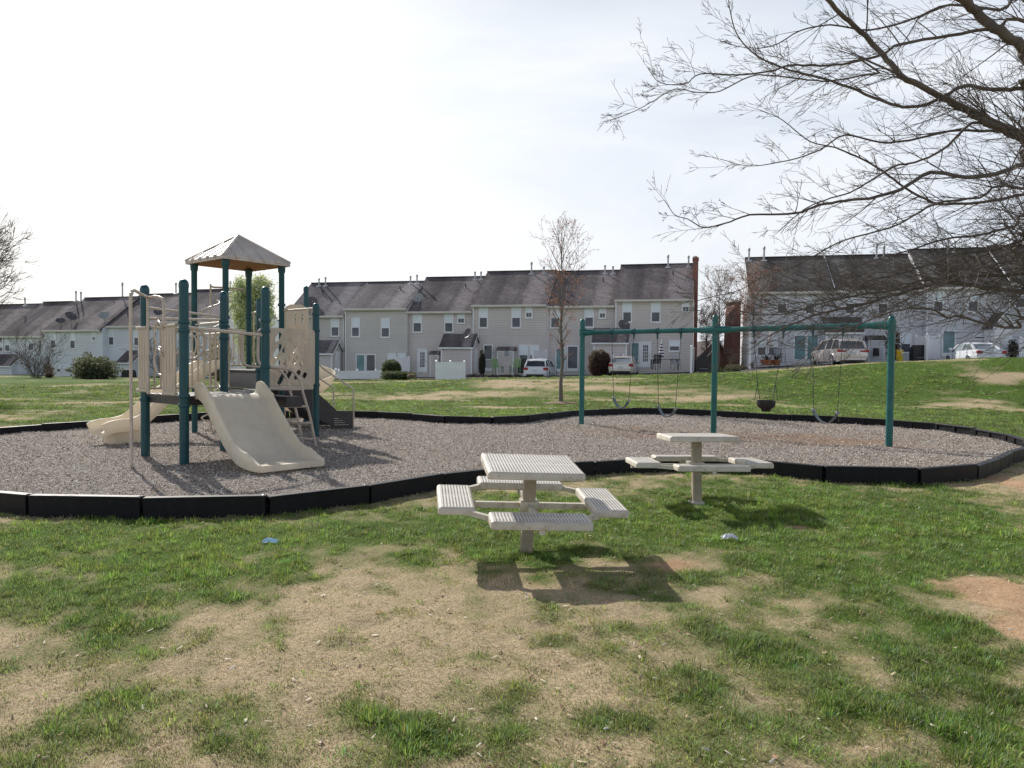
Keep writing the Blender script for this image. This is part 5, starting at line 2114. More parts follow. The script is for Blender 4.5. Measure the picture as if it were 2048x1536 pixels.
# ------------------------------------------------------------------ vinyl screens, fences and small yard things
def screen(px0, px1, ytop, ybot, d, label, d2=None, posts=3, group='white vinyl screens between the back yards'):
    a, b = atd(px0, ytop, d), atd(px1, ytop, d2 or d)
    zb = atd(px0, ybot, d).z
    zt = a.z
    b.z = 0
    a2 = Vector((a.x, a.y, 0))
    t = thing('vinyl_screen', label, 'fence', (a.x, a.y, zb), group=group)
    m = MB()
    dd = (b - a2).normalized()
    s = Vector((-dd.y, dd.x, 0))
    L = (b - a2).length
    mm = Matrix((dd, s, UP)).transposed().to_4x4()
    mm.translation = a2
    m.box(0.05, L - .05, -.02, .02, zb + .1, zt - .1, mm)
    nb = max(2, int(L / .18))
    for i in range(nb):
        m.box(.05 + (L - .1) * i / nb + .012, .05 + (L - .1) * (i + 1) / nb - .012, -.03, .03, zb + .12, zt - .12, mm)
    m.build('panel', M['vinyl'], t)
    r = MB().bbox(0, L, -.045, .045, zt - .13, zt - .04, .01, mm).bbox(0, L, -.044, .044, zb + .12, zb + .24, .01, mm)
    r.build('rail', M['vinyl'], t)
    for i in range(posts):
        x = L * i / max(1, posts - 1)
        p = MB().bbox(x - .065, x + .065, -.065, .065, zb - .5, zt, .01, mm)
        p.lathe(mm @ Vector((x, 0, zt)), [(.09, 0), (.09, .04), (.01, .10)], 4)
        p.build('post', M['vinyl'], t)


screen(873, 929, 723, 762, 50, 'low white vinyl screen on posts in front of the shed')
screen(1066, 1093, 700, 742, 57.5, 'white vinyl screen right of the paired windows', 59, 2)
screen(1226, 1247, 711, 740, 56.4, 'white vinyl screen behind the silver sedan', 56.6, 2)
screen(1383, 1387, 693, 744, 50.5, 'narrow white vinyl screen end by the patio table', 55, 2)
screen(1501, 1512, 663, 729, 50.5, 'white vinyl screen at the corner of the right row', 53, 2)
screen(1855, 1879, 670, 722, 49, 'white sunlit vinyl screen left of the white sedan', 50.4, 2)
screen(1833, 1855, 672, 722, 50.4, 'shaded white vinyl screen joining the sunlit one', 49.03, 2)
screen(2042, 2075, 675, 716, 48, 'white vinyl screen at the right edge of the photo', 49, 2)
screen(110, 150, 742, 764, 66, 'white fence panel below the small lower windows on the left', 66.5, 2)
screen(777, 818, 713, 745, 60.5, 'tall white vinyl screen behind the round green hedge', 61.5, 2)

t = thing('picket_fence', 'white picket fence in front of the grey beige townhouse', 'fence', at(700, 770, 0))
A, B = atd(640, 742, 56), atd(788, 740, 56)
zb = atd(700, 763, 56).z
mb = MB()
n = 56
for i in range(n):
    x = A.x + (B.x - A.x) * i / (n - 1)
    zt = A.z + (B.z - A.z) * i / (n - 1) + (0.05 if i % 14 == 0 else 0)
    mb.prism([(x - .045, 56, zb), (x + .045, 56, zb), (x + .045, 56, zt - .05), (x, 56, zt), (x - .045, 56, zt - .05)], (0, .025, 0))
mb.build('pickets', M['vinyl'], t)
MB().box(A.x, B.x, 56.03, 56.08, zb + .15, zb + .25).box(A.x, B.x, 56.03, 56.08, zb + .62, zb + .72).build('rail', M['vinyl'], t)
for i in range(5):
    x = A.x + (B.x - A.x) * i / 4
    q = MB().bbox(x - .06, x + .06, 56.09, 56.2, zb - .3, A.z + .1, .01)
    q.lathe((x, 56.145, A.z + .1), [(.08, 0), (.08, .04), (.02, .1)], 4)
    q.build('post', M['vinyl'], t)
# ball shaped finial light on the fence
c = atd(672, 741, 55.8)
o = MB().lathe((c.x, c.y, c.z - .14), [(.05, -.08), (.12, -.02), (.16, .08), (.16, .18), (.10, .27), (.02, .30)], 12).build('lantern', M['white'])
tag(o, 'white bowl lantern standing on the picket fence', 'lantern')


def yard_chair(px, py, d, rz, mat, label):
    c = atd(px, py, d)
    t = thing('patio_chair', label, 'chair', (c.x, c.y, c.z), rad(rz), 'patio chairs behind the houses')
    m = MATS[t.name]

    def bb(name, *a):
        MB().bbox(*a).build(name, M[mat], t, world=False)
    bb('seat', -.27, .27, -.25, .25, .38, .43)
    b = MB()
    for i in range(5):
        b.bar((-.24 + .12 * i, .25, .42), (-.24 + .12 * i, .42, 1.0), .085, .03)
    b.bar((-.27, .42, .98), (.27, .42, .98), .04, .08)
    b.build('backrest', M[mat], t, world=False)
    for sx in (-.26, .26):
        for sy in (-.22, .24):
            MB().bar((sx, sy, 0), (sx, sy, .62 if True else .4), .04, .04).build('leg', M[mat], t, world=False)
        MB().bar((sx, -.26, .63), (sx, .3, .63), .06, .03).build('arm_rest', M[mat], t, world=False)


yard_chair(994, 745, 55, 150, 'green', 'pale lime green patio chair left of the small table')
yard_chair(1031, 745, 55, 200, 'green', 'lime green slatted patio chair right of the small table')
yard_chair(1352, 738, 52.5, 20, 'grey', 'grey metal patio chair right of the long table')
yard_chair(1311, 738, 52.5, -30, 'blackp', 'black patio chair left of the long table')
yard_chair(1560, 726, 52, 10, 'grey', 'grey metal chair against the siding left of the pale doors')


def yard_table(px, py, d, w, dd, h, mat, label):
    c = atd(px, py, d)
    t = thing('patio_table', label, 'table', (c.x, c.y, c.z), 0.1)
    MB().bbox(-w / 2, w / 2, -dd / 2, dd / 2, h - .04, h).build('tabletop', M[mat], t, world=False)
    for sx in (-1, 1):
        for sy in (-1, 1):
            MB().bar((sx * w * .42, sy * dd * .4, 0), (sx * w * .46, sy * dd * .42, h - .04), .04, .04).build('leg', M[mat], t, world=False)


yard_table(1013, 745, 55.2, .6, .6, .5, 'grey', 'small grey patio table between the lime chairs')
yard_table(1330, 740, 53, 1.9, .9, .78, 'blackp', 'long dark patio table by the french doors')

# folded striped umbrella
c = atd(1322, 744, 53)
t = thing('patio_umbrella', 'folded navy and white striped patio umbrella over the long table', 'umbrella', c)
for i in range(11):
    z0 = .95 + i * .105
    r0, r1 = (.22 - abs(i - 2) * .02), (.22 - abs(i - 1) * .02)
    if i == 10:
        r1 = .03
    MB().lathe(c, [(r0, z0), (max(.03, r1), z0 + .103)], 10).build('stripe', M['navy' if i % 2 else 'cloth'], t, 40)
MB().tube([c, c + UP * 2.3], .025, 8).build('pole', M['white'], t)
# beige umbrella folded, right row
c = atd(1541, 722, 53)
t = thing('patio_umbrella', 'folded beige patio umbrella beside the right row windows', 'umbrella', c)
MB().lathe(c, [(.05, 1.0), (.20, 1.15), (.17, 1.6), (.10, 2.1), (.02, 2.35)], 10).build('canopy', M['gutter'], t, 40)
MB().tube([c, c + UP * 2.45], .025, 8).build('pole', M['grey'], t)


def grill(px, py, d, label):
    c = atd(px, py, d)
    t = thing('covered_grill', label, 'grill', c)
    mb = MB()
    prof = [(-.5, 0), (-.52, .5), (-.48, .85), (-.34, 1.05), (.34, 1.05), (.48, .85), (.52, .5), (.5, 0)]
    mb.prism([c + Vector((a, -.28, b)) for a, b in prof], (0, .56, 0))
    mb.build('cover', M['blackp'], t)
    MB().bbox(-.3, .3, -.32, -.28, .2, .24, .005, Matrix.Translation(c)).build('hem_strap', M['grey'], t)


grill(1405, 744, 51.5, 'black covered grill right of the brick chimney foot')
grill(1838, 722, 49.6, 'black covered grill with white bundle behind the right swing post')
grill(1049, 746, 56.5, 'dark covered grill behind the white hatchback')
grill(258, 764, 64, 'low dark bin beside the thin tan pole on the left')


def planter(px, py, d, r, h, mat, label, leaf=None):
    c = atd(px, py, d)
    t = thing('planter', label, 'planter', c)
    MB().lathe(c, [(r * .7, 0), (r, h), (r * 1.06, h), (r * 1.06, h * 1.12), (r * .9, h * 1.12)], 12).build('pot', M[mat], t, 40)
    mb = MB()
    rr = random.Random(px)
    for i in range(40):
        a = rr.uniform(0, 6.3)
        p = c + UP * h * 1.05
        q = p + Vector((math.cos(a) * rr.uniform(.05, r * 1.4), math.sin(a) * rr.uniform(.05, r), rr.uniform(.1, .45)))
        mb.bar(p, q, .04, .01)
    mb.build('plant', M['green'] if leaf is None else M[leaf], t)


planter(1534, 731, 50.5, .45, .35, 'terra', 'wide terracotta planter on the slab by the right row', 'blackp')
planter(1633, 727, 51.5, .25, .4, 'terra', 'small terracotta pot with red plant left of the tan family car', 'terra')
planter(1553, 731, 50.5, .28, .32, 'terra', 'round terracotta pot right of the wide planter', 'blackp')
planter(1799, 724, 48, .22, .35, 'yellow', 'yellow pot with yellow flowers beside the right swing post', 'yellow')
# air conditioner boxes
for (px, py, d, lab) in ((1700, 724, 50.8, 'x'),):
    pass
for (px, py, d, w, h, mat, lab) in ((1013, 712, 58.6, .32, .42, 'grey', 'grey meter box on the small closet wall'), (1752, 712, 52.6, .35, .55, 'blackp', 'black hose reel box on the wall behind the tan family car')):
    c = atd(px, py, d)
    o = MB().bbox(-w / 2, w / 2, -.12, .12, 0, h, .02, Matrix.Translation(c)).build('meter_box', M[mat])
    tag(o, lab, 'utility box')

# paved apron behind the bank
m_ap = mk('parking_asphalt', (0.07, 0.068, 0.07), 0.9, 0.2, 3)
for nm, row, s0, s1, zz in (('parking_area', RC, -36, 1, None), ('parking_strip', RR, -1, 24, None)):
    vs, fs = [], []
    n1, n2 = 30, 6
    for i in range(n1 + 1):
        for j in range(n2 + 1):
            s_ = s0 + (s1 - s0) * i / n1
            p = row.O + row.e * s_ - row.n * (2.2 + 6.0 * j / n2)
            vs.append((p.x, p.y, float(H(p.x, p.y)) + 0.05))
    for i in range(n1):
        for j in range(n2):
            fs.append((i * (n2 + 1) + j, (i + 1) * (n2 + 1) + j, (i + 1) * (n2 + 1) + j + 1, i * (n2 + 1) + j + 1))
    mb = MB()
    mb.add(vs, fs)
    o = mb.build(nm, m_ap)
    o['kind'] = 'structure'

# ------------------------------------------------------------------ cars
def car(kind, c, heading, paint, label, L=4.2, Wd=1.76, Ht=1.5, glassm='carglass'):
    """local x forward, origin on the ground under the middle"""
    m = Matrix.Translation(c) @ Matrix.Rotation(heading, 4, 'Z')
    t = thing('parked_car', label, 'car', mat=m, group='cars parked behind the houses')
    h = Wd / 2
    gc = 0.20
    if kind == 'hatch':
        st = [(-2.08, .36, .80, .80), (-2.02, .30, .96, .93), (-1.8, .26, 1.00, 1.0), (-1.0, gc, 1.0, 1.0), (0, gc, .97, 1.0), (1.0, gc, .93, .99), (1.6, .24, .86, .94), (2.0, .30, .70, .82), (2.1, .38, .56, .70)]
        roof = [(-1.98, 1.00, .84), (-1.72, 1.38, .74), (-1.4, 1.48, .70), (-.3, 1.52, .70), (.45, 1.44, .70), (1.35, .97, .82)]
    elif kind == 'suv':
        st = [(-2.40, .42, 1.02, .88), (-2.34, .34, 1.12, .96), (-2.0, .30, 1.15, 1.0), (-1.0, .28, 1.14, 1.0), (0, .28, 1.12, 1.0), (1.1, .28, 1.10, .99), (1.9, .30, 1.04, .95), (2.3, .36, .86, .86), (2.42, .44, .70, .74)]
        roof = [(-2.30, 1.14, .88), (-2.12, 1.62, .76), (-1.8, 1.74, .72), (-.4, 1.78, .72), (.5, 1.70, .72), (1.3, 1.13, .84)]
    else:
        st = [(-2.32, .38, .92, .80), (-2.24, .30, 1.00, .92), (-1.9, .25, 1.02, .98), (-1.0, gc, .98, 1.0), (0, gc, .95, 1.0), (1.0, gc, .92, .99), (1.7, .24, .84, .94), (2.1, .30, .70, .82), (2.25, .38, .56, .70)]
        roof = [(-1.75, 1.01, .82), (-1.15, 1.34, .70), (-.6, 1.43, .67), (.0, 1.44, .67), (.55, 1.36, .68), (1.35, .93, .82)]
    # lower body
    prof = lambda zb, zt, k: [(-k * .92 * h, zb), (-k * h, zb + (zt - zb) * .35), (-k * h * 1.0, zb + (zt - zb) * .65), (-k * h * .93, zt - .03), (-k * h * .80, zt), (k * h * .80, zt), (k * h * .93, zt - .03), (k * h, zb + (zt - zb) * .65), (k * h, zb + (zt - zb) * .35), (k * h * .92, zb)]
    mb = MB()
    vs, fs = [], []
    for (x, zb, zt, k) in st:
        for (y, z) in prof(zb, zt, k):
            vs.append((x, y, z))
    n = 10
    for i in range(len(st) - 1):
        for k in range(n):
            j = (k + 1) % n
            fs.append((i * n + k, i * n + j, i * n + n + j, i * n + n + k))
    fs.append(tuple(range(n)))
    fs.append(tuple(range((len(st) - 1) * n, len(st) * n)))
    mb.add(vs, fs)
    # roof skin with pillars
    rp = roof
    top = [p for p in rp if p[1] > max(q[1] for q in rp) - .2]
    vs, fs = [], []
    for (x, z, k) in top:
        vs += [(x, -k * h, z - .05), (x, -k * h * .9, z), (x, 0, z + .03), (x, k * h * .9, z), (x, k * h, z - .05), (x, k * h * .9, z - .04), (x, 0, z - .02), (x, -k * h * .9, z - .04)]
    for i in range(len(top) - 1):
        for k in range(8):
            j = (k + 1) % 8
            fs.append((i * 8 + k, i * 8 + j, i * 8 + 8 + j, i * 8 + 8 + k))
    fs += [tuple(range(8)), tuple(range((len(top) - 1) * 8, len(top) * 8))]
    mb.add(vs, fs)
    for s_ in (-1, 1):
        for i in range(len(rp) - 1):
            if i in (0, len(rp) - 2) or True:
                a, b = rp[i], rp[i + 1]
                if i == 0 or i == len(rp) - 2 or (i == 1 and kind != 'suv'):
                    mb.bar((a[0], s_ * a[2] * h * 1.0, a[1] - .01), (b[0], s_ * b[2] * h * 1.0, b[1] - .03), .10, .09)
        xm = -.25
        mb.bar((xm, s_ * h * .90, 1.0 if kind != 'suv' else 1.12), (xm - .02, s_ * h * .71, max(q[1] for q in rp) - .07), .09, .05)
        xm = -1.15
        if kind != 'sedan':
            mb.bar((xm, s_ * h * .90, 1.0 if kind != 'suv' else 1.12), (xm - .05, s_ * h * .73, max(q[1] for q in rp) - .08), .13, .05)
    body = mb.build('body', M[paint], t, 40, world=False)
    # glasshouse
    g = MB()
    vs, fs = [], []
    zb_ = rp[0][1] - .05
    for (x, z, k) in rp:
        vs += [(x, -min(.9, k + .16 if z > zb_ + .2 else k) * h, zb_ - .02), (x, -k * h * .985, z - .045), (x, k * h * .985, z - .045), (x, min(.9, k + .16 if z > zb_ + .2 else k) * h, zb_ - .02)]
    for i in range(len(rp) - 1):
        for k in range(4):
            j = (k + 1) % 4
            fs.append((i * 4 + k, i * 4 + j, i * 4 + 4 + j, i * 4 + 4 + k))
    fs += [(0, 1, 2, 3), tuple(range((len(rp) - 1) * 4, len(rp) * 4))]
    g.add(vs, fs)
    g.build('windows', M[glassm], t, 25, world=False)
    # wheels
    xr, xf = (-1.32, 1.36) if kind != 'suv' else (-1.5, 1.5)
    R = .32 if kind != 'suv' else .38
    for x in (xr, xf):
        for s_ in (-1, 1):
            y = s_ * (h - .10)
            MB().lathe((x, y - s_ * .10, R), [(R * .7, -.0), (R, .02), (R, .20), (R * .78, .225)], 18, axis=(0, s_, 0)).build('wheel', M['tyre'], t, 40, world=False)
            w_ = [c_ for c_ in t.children if c_.name.startswith('wheel')][-1]
            MB().lathe((x, y + s_ * .105, R), [(R * .72, 0), (R * .68, .03), (R * .2, .02), (R * .12, .05)], 14, axis=(0, s_, 0)).build('rim', M['rim'], w_, world=False)
            # arch lip
            pts = [(x + (R + .05) * math.cos(a_), s_ * (h + .002), R + (R + .05) * math.sin(a_)) for a_ in np.linspace(0, math.pi, 9)]
            MB().tube(pts, .03, 6).build('wheel_arch', M['blackp' if kind == 'x' else paint], t, 40, world=False)
    # rear lamps, plate, bumper strip
    xb = st[0][0]
    k0 = st[1][3]
    zt = st[1][2]
    for s_ in (-1, 1):
        l = MB()
        if kind == 'suv':
            l.bbox(xb - .015, xb + .22, s_ * h * .86 - .16, s_ * h * .86 + .10, zt - .22, zt - .06, .02)
            l.bbox(xb - .02, xb + .02, s_ * h * .62 - .16, s_ * h * .62 + .16, zt - .20, zt - .10, .008)
        elif kind == 'hatch':
            l.bbox(xb - .02, xb + .25, s_ * h * .80 - .20, s_ * h * .80 + .12, zt - .26, zt - .06, .03)
        else:
            l.bbox(xb - .02, xb + .22, s_ * h * .76 - .18, s_ * h * .76 + .14, zt - .30, zt - .08, .04)
        l.build('tail_light', M['red'], t, 40, world=False)
    MB().bbox(xb - .025, xb + .02, -.17, .17, zt - .34 if kind != 'sedan' else .60, zt - .20 if kind != 'sedan' else .74, .006).build('licence_plate', M['plate'], t, world=False)
    MB().bbox(xb - .05, xb + .10, -h * .84, h * .84, .40, .56, .03).build('bumper', M[paint], t, 40, world=False)
    MB().bbox(xb - .03, xb + .08, -h * .7, h * .7, .30, .40, .02).build('bumper_insert', M['blackp'], t, world=False)
    for s_ in (-1, 1):
        MB().bbox(.72, .90, s_ * (h + .10) - .08, s_ * (h + .10) + .08, rp[0][1] - .04, rp[0][1] + .12, .03).build('mirror', M[paint], t, 40, world=False)
    # door seams and handles, dark sill
    for s_ in (-1, 1):
        for x in (.75, -.25, -1.15):
            MB().box(x - .008, x + .008, s_ * h * 1.003 - .006, s_ * h * 1.003 + .006, .38, zt - .08).build('door_seam', M['blackp'], t, world=False)
        MB().box(-1.0, 1.0, s_ * h * .985 - .02, s_ * h * .985 + .02, .24, .32).build('sill', M['blackp'], t, world=False)
    MB().bbox(xb + .25, xb + .32, -.02, .02, max(q[1] for q in rp) + .0, max(q[1] for q in rp) + .12, .005).build('antenna', M['blackp'], t, world=False)
    return t


c = atd(1074, 757, 53); c.z = c.z - 0.12
car('hatch', c + Vector((.35, 1.9, 0)), rad(76), 'carw', 'white hatchback with dark rear window and red lamps parked behind the bank')
c = atd(1247, 753, 52); c.z = c.z - 0.03
car('sedan', c + Vector((.15, .9, 0)), rad(76), 'cars', 'pale silver sedan with red lamps beside the dark round bush', Ht=1.42, glassm='carglassl')
c = atd(1700, 733, 46.5); c.z -= .02
car('suv', c + Vector((.1, 2.2, 0)), rad(90), 'carg', 'tan family car with dark rear window parked between the swing posts', Wd=1.9)
c = atd(1990, 722, 45.0); c.z -= .30
car('sedan', c + Vector((-.1, 2.0, 0)), rad(83), 'carw', 'white sedan on the crest of the bank at the right', Ht=1.42, glassm='carglassl')


# ------------------------------------------------------------------ trees
def perp(d, rnd):
    a = Vector((rnd.gauss(0, 1), rnd.gauss(0, 1), rnd.gauss(0, 1)))
    a -= d * a.dot(d)
    return a.normalized()


def grow(mb, rnd, p, d, L, r, lvl, bias, kids, spread, wob=0.16, rmin=0.0022, tips=None, seglen=None, nside=None):
    """a wandering tapered branch with side branches"""
    n = max(3, int(L / (seglen or max(.06, L / 7))))
    pts, rs = [p.copy()], [r]
    d = d.normalized()
    nodes_ = []
    for i in range(n):
        d = (d + perp(d, rnd) * rnd.uniform(0, wob) + bias * 0.05).normalized()
        p = p + d * (L / n)
        pts.append(p.copy())
        rs.append(max(rmin, r * (1 - 0.82 * (i + 1) / n)))
        nodes_.append((p.copy(), d.copy(), (i + 1) / n, rs[-1]))
    mb.tube(pts, rs, nside or (5 if r > .02 else 3), cap=False)
    if tips is not None and lvl <= 1:
        tips.append(p.copy())
    if lvl > 0:
        k = kids[lvl]
        for q in range(k):
            t = rnd.uniform(0.12, 1.0)
            i = min(n - 1, int(t * n))
            P, D, tt, rr = nodes_[i]
            nd = (D * rnd.uniform(.5, 1.0) + perp(D, rnd) * rnd.uniform(.5, 1.0) * spread).normalized()
            nl = L * rnd.uniform(.30, .62) * (1.15 - .5 * tt)
            grow(mb, rnd, P, nd, nl, max(rmin, min(rr * .75, r * .5)), lvl - 1, bias, kids, spread, wob, rmin, tips)
        if tips is not None and lvl == 1:
            for (P, D, tt, rr) in nodes_[1:]:
                tips.append(P)


def petals(name, pts, rg, per, spread, size, cols, parent=None, jit=.35):
    """many small leaf faces round the given points (world)"""
    P = np.repeat(np.array([tuple(p) for p in pts]), per, 0)
    n = len(P)
    P = P + rg.normal(0, spread, (n, 3))
    a = rg.normal(0, 1, (n, 3))
    a /= np.linalg.norm(a, axis=1)[:, None]
    b = rg.normal(0, 1, (n, 3))
    b -= a * (a * b).sum(1)[:, None]
    b /= np.linalg.norm(b, axis=1)[:, None]
    s = rg.uniform(size[0], size[1], (n, 1))
    V = np.stack([P - a * s, P - b * s * .55, P + a * s, P + b * s * .55], 1).reshape(-1, 3)
    T = np.arange(n * 4).reshape(-1, 4)
    ci = rg.integers(0, len(cols), n)
    C = np.array(cols)[ci] * rg.uniform(1 - jit, 1 + jit, (n, 1))
    C = np.repeat(np.clip(C, 0, 1), 4, 0)
    if parent is not None:
        tr = MATS[parent.name].inverted()
        V = V + np.array(tr.translation)
    return np_mesh(name, V, T, C, M['leaf'], parent)


# big bare tree whose limbs reach in from the right
TR = Vector((9.9, 9.3, 0))
TR.z = float(H(9.9, 9.3))
big = thing('bare_tree', 'large leafless tree whose long limbs reach in from the right', 'tree', TR)
rnd = random.Random(21)
mb = MB()
trunk = [TR + UP * -.3, TR + UP * .3, TR + Vector((-.05, 0, 1.2)), TR + Vector((-.02, .05, 2.2)), TR + Vector((.08, .1, 3.4)), TR + Vector((.0, .1, 4.8)), TR + Vector((-.15, .2, 6.6)), TR + Vector((-.1, .1, 8.6))]
mb.tube(smooth_path(trunk, 3), list(np.interp(np.linspace(0, 1, 22), [0, .08, .3, .6, 1], [.36, .26, .22, .17, .06])), 12)
mb.build('trunk', M['bark'], big, 60)


def limb(px, d0, d1, r0, r1, zt, dens=1.0, klen=1.0, seed=0, tip_up=0):
    """px: photo polyline from the frame edge outwards to the tip"""
    rnd = random.Random(seed)
    n = len(px)
    P = [TR + Vector((-.05, .08, zt))]
    for i, (x, y) in enumerate(px):
        t = i / (n - 1)
        P.append(atd(x, y, d0 + (d1 - d0) * t + math.sin(i * 1.7 + seed) * .12))
    pts = smooth_path(P, 4)
    m = len(pts)
    Ls = [0]
    for i in range(1, m):
        Ls.append(Ls[-1] + (pts[i] - pts[i - 1]).length)
    rs = [max(.0035, (r1 + (r0 - r1) * (1 - Ls[i] / Ls[-1]) ** 0.9) * .60) for i in range(m)]
    pts = [p + perp(Vector((1, 0, 0)), rnd) * rs[i] * .35 for i, p in enumerate(pts)]
    mb = MB().tube(pts, rs, 8, cap=False)
    tot = Ls[-1]
    cnt = int(tot * 6.5 * dens)
    for k in range(cnt):
        s = (0.10 + .90 * (k + rnd.random()) / cnt) * tot
        i = max(1, min(m - 1, next(j for j in range(m) if Ls[j] >= min(s, tot - 1e-6))))
        D = (pts[i] - pts[i - 1]).normalized()
        side = perp(D, rnd)
        side.y *= .6
        side.z = abs(side.z) * rnd.choice((1, 1, -1))
        nd = (D * rnd.uniform(.55, 1.0) + side * rnd.uniform(.35, .95)).normalized()
        L = rnd.uniform(.3, 1.0) ** 1.3 * 1.75 * klen * (0.4 + .75 * (1 - s / tot))
        grow(mb, rnd, pts[i].copy(), nd, L, min(rs[i] * .6, .003 + L * .0075), 2, Vector((-.9, 0, rnd.uniform(-.7, .5))), {2: 5, 1: 3}, .62, .09, .0017)
    grow(mb, rnd, pts[-1].copy(), (pts[-1] - pts[-2]), .22, r1 * .6, 1, Vector((-.3, 0, .4)), {2: 3, 1: 2}, .6, .12, .0018)
    return mb.build('limb', M['bark'], big, 60)


limb([(2100, 300), (2048, 281), (1990, 252), (1960, 236), (1905, 205), (1860, 184), (1800, 148), (1765, 108), (1720, 62), (1680, 25), (1645, -10), (1600, -60)], 8.6, 7.6, .115, .03, 2.6, .75, 1.0, 1)
limb([(2110, 140), (2048, 95), (2000, 62), (1960, 30), (1925, 0), (1880, -45)], 8.4, 7.8, .13, .07, 4.4, .8, 1.1, 2)
limb([(1800, 150), (1760, 147), (1720, 152), (1660, 162), (1600, 158), (1540, 151), (1500, 153), (1440, 182), (1395, 185), (1350, 178), (1310, 200), (1270, 222), (1228, 238)], 7.75, 6.9, .035, .004, 2.9, 1.1, .62, 3)
limb([(2100, 60), (1990, 57), (1900, 72), (1800, 88), (1765, 108), (1700, 126), (1640, 131), (1580, 131), (1540, 143), (1470, 150), (1400, 148), (1370, 168), (1320, 165), (1295, 135)], 8.3, 7.0, .055, .004, 4.2, .9, .7, 4)
limb([(2100, 175), (2048, 178), (1985, 178), (1925, 172), (1895, 190), (1850, 210), (1805, 213), (1760, 200), (1700, 175), (1640, 155), (1580, 140), (1515, 112), (1475, 70), (1460, 20), (1455, -20)], 8.5, 7.3, .07, .005, 3.8, .85, .7, 5)
limb([(2050, 270), (1960, 245), (1925, 262), (1885, 300), (1830, 325), (1790, 332), (1740, 362), (1700, 385), (1650, 400), (1610, 418), (1560, 460)], 8.4, 7.3, .05, .006, 2.9, .9, .7, 6)
limb([(2100, 318), (2048, 328), (1990, 348), (1925, 355), (1860, 344), (1800, 380), (1740, 396), (1690, 402), (1640, 410), (1590, 427), (1500, 430), (1450, 447), (1408, 455), (1375, 438), (1350, 430), (1330, 402)], 8.2, 7.0, .075, .004, 2.7, .9, .62, 7)
limb([(2110, 370), (2048, 388), (1985, 402), (1890, 408), (1850, 398), (1800, 368), (1755, 335), (1710, 312), (1670, 295), (1620, 283), (1565, 240), (1520, 220)], 8.6, 7.6, .055, .005, 2.8, .9, .65, 8)
limb([(2080, 385), (1960, 395), (1870, 408), (1830, 430), (1780, 455), (1690, 480), (1640, 505), (1590, 532), (1530, 552), (1480, 580), (1430, 592), (1392, 602)], 7.6, 6.6, .04, .003, 2.7, 1.3, .6, 9)
limb([(2110, 590), (2048, 583), (1970, 575), (1900, 563), (1840, 575), (1780, 592), (1720, 610), (1660, 622), (1600, 642), (1545, 668), (1500, 700)], 8.0, 6.8, .085, .006, 1.9, 2.2, .8, 10)
limb([(2100, 545), (2048, 548), (1970, 552), (1900, 556), (1840, 562), (1790, 580), (1720, 590), (1650, 605), (1580, 625), (1520, 630), (1480, 622)], 8.6, 7.8, .06, .006, 2.0, 2.1, .8, 11)
limb([(2100, 500), (2030, 520), (1960, 535), (1900, 560), (1840, 585), (1790, 612), (1740, 640), (1690, 655), (1640, 668)], 7.4, 6.6, .05, .004, 2.2, 2.0, .75, 12)
limb([(2100, 640), (2040, 655), (1980, 650), (1920, 632), (1895, 635), (1860, 618), (1800, 620), (1740, 640), (1690, 665), (1640, 690), (1600, 720)], 7.5, 6.7, .05, .004, 1.8, 1.6, .7, 13)
limb([(2100, 240), (2048, 262), (1980, 262), (1900, 262), (1820, 280), (1760, 285), (1690, 270), (1640, 300), (1580, 320), (1500, 332), (1440, 318)], 9.4, 8.2, .05, .004, 3.4, .8, .7, 14)
limb([(2100, 440), (2030, 452), (1960, 470), (1890, 478), (1820, 500), (1750, 520), (1680, 545), (1620, 560)], 8.9, 8.0, .05, .004, 2.5, 1.7, .75, 15)
limb([(2100, 10), (2000, 20), (1900, 10), (1820, 40), (1740, 60), (1660, 50), (1600, 62), (1545, 92), (1490, 95), (1440, 82)], 9.0, 7.8, .05, .004, 4.8, .8, .65, 16)
limb([(2100, 480), (2050, 478), (1990, 500), (1930, 505), (1880, 520), (1800, 548), (1740, 560), (1690, 590), (1640, 600), (1560, 610)], 7.9, 7.1, .055, .004, 2.4, 1.9, .75, 17)


def small_tree(name, base, h, r, label, cat, seed, clear=.28, wid=.28, nb=34, kids={2: 6, 1: 4}, mat='barkl', up=1.0, rmin=.005, group=None, lean=0, tips=None, blen=1.0):
    rnd = random.Random(seed)
    t = thing(name, label, cat, base, group=group)
    mb = MB()
    tp = [base - UP * .2]
    for i in range(1, 9):
        tp.append(base + Vector((math.sin(i * 1.9 + seed) * .02 * h * .3 + lean * i / 8, math.cos(i * 1.3) * .015 * h * .3, h * .93 * i / 8)))
    rs = [r * 1.25] + [r * (1 - .93 * (i / 8) ** 1.1) for i in range(1, 9)]
    mb.tube(tp, rs, 8)
    mb.build('trunk', M[mat], t, 60)
    b = MB()
    for k in range(nb):
        f = clear + (1 - clear) * (k / nb) ** .9 * .95
        i = min(7, int(f * 8))
        p = tp[i].lerp(tp[i + 1], f * 8 - i)
        az = k * 2.4 + rnd.uniform(-.4, .4)
        g = math.sin(math.pi * min(1, max(.12, (1 - f) / (1 - clear))) ** .7)
        L = h * wid * (g * .75 + .25) * rnd.uniform(.8, 1.15) * blen
        d = Vector((math.cos(az), math.sin(az), up * rnd.uniform(.7, 1.25)))
        grow(b, rnd, p, d, L, max(.01, r * .38 * (1 - f * .6)), 2, Vector((0, 0, .9)), kids, .75, .15, rmin, tips)
    b.build('branches', M[mat], t, 60)
    return t


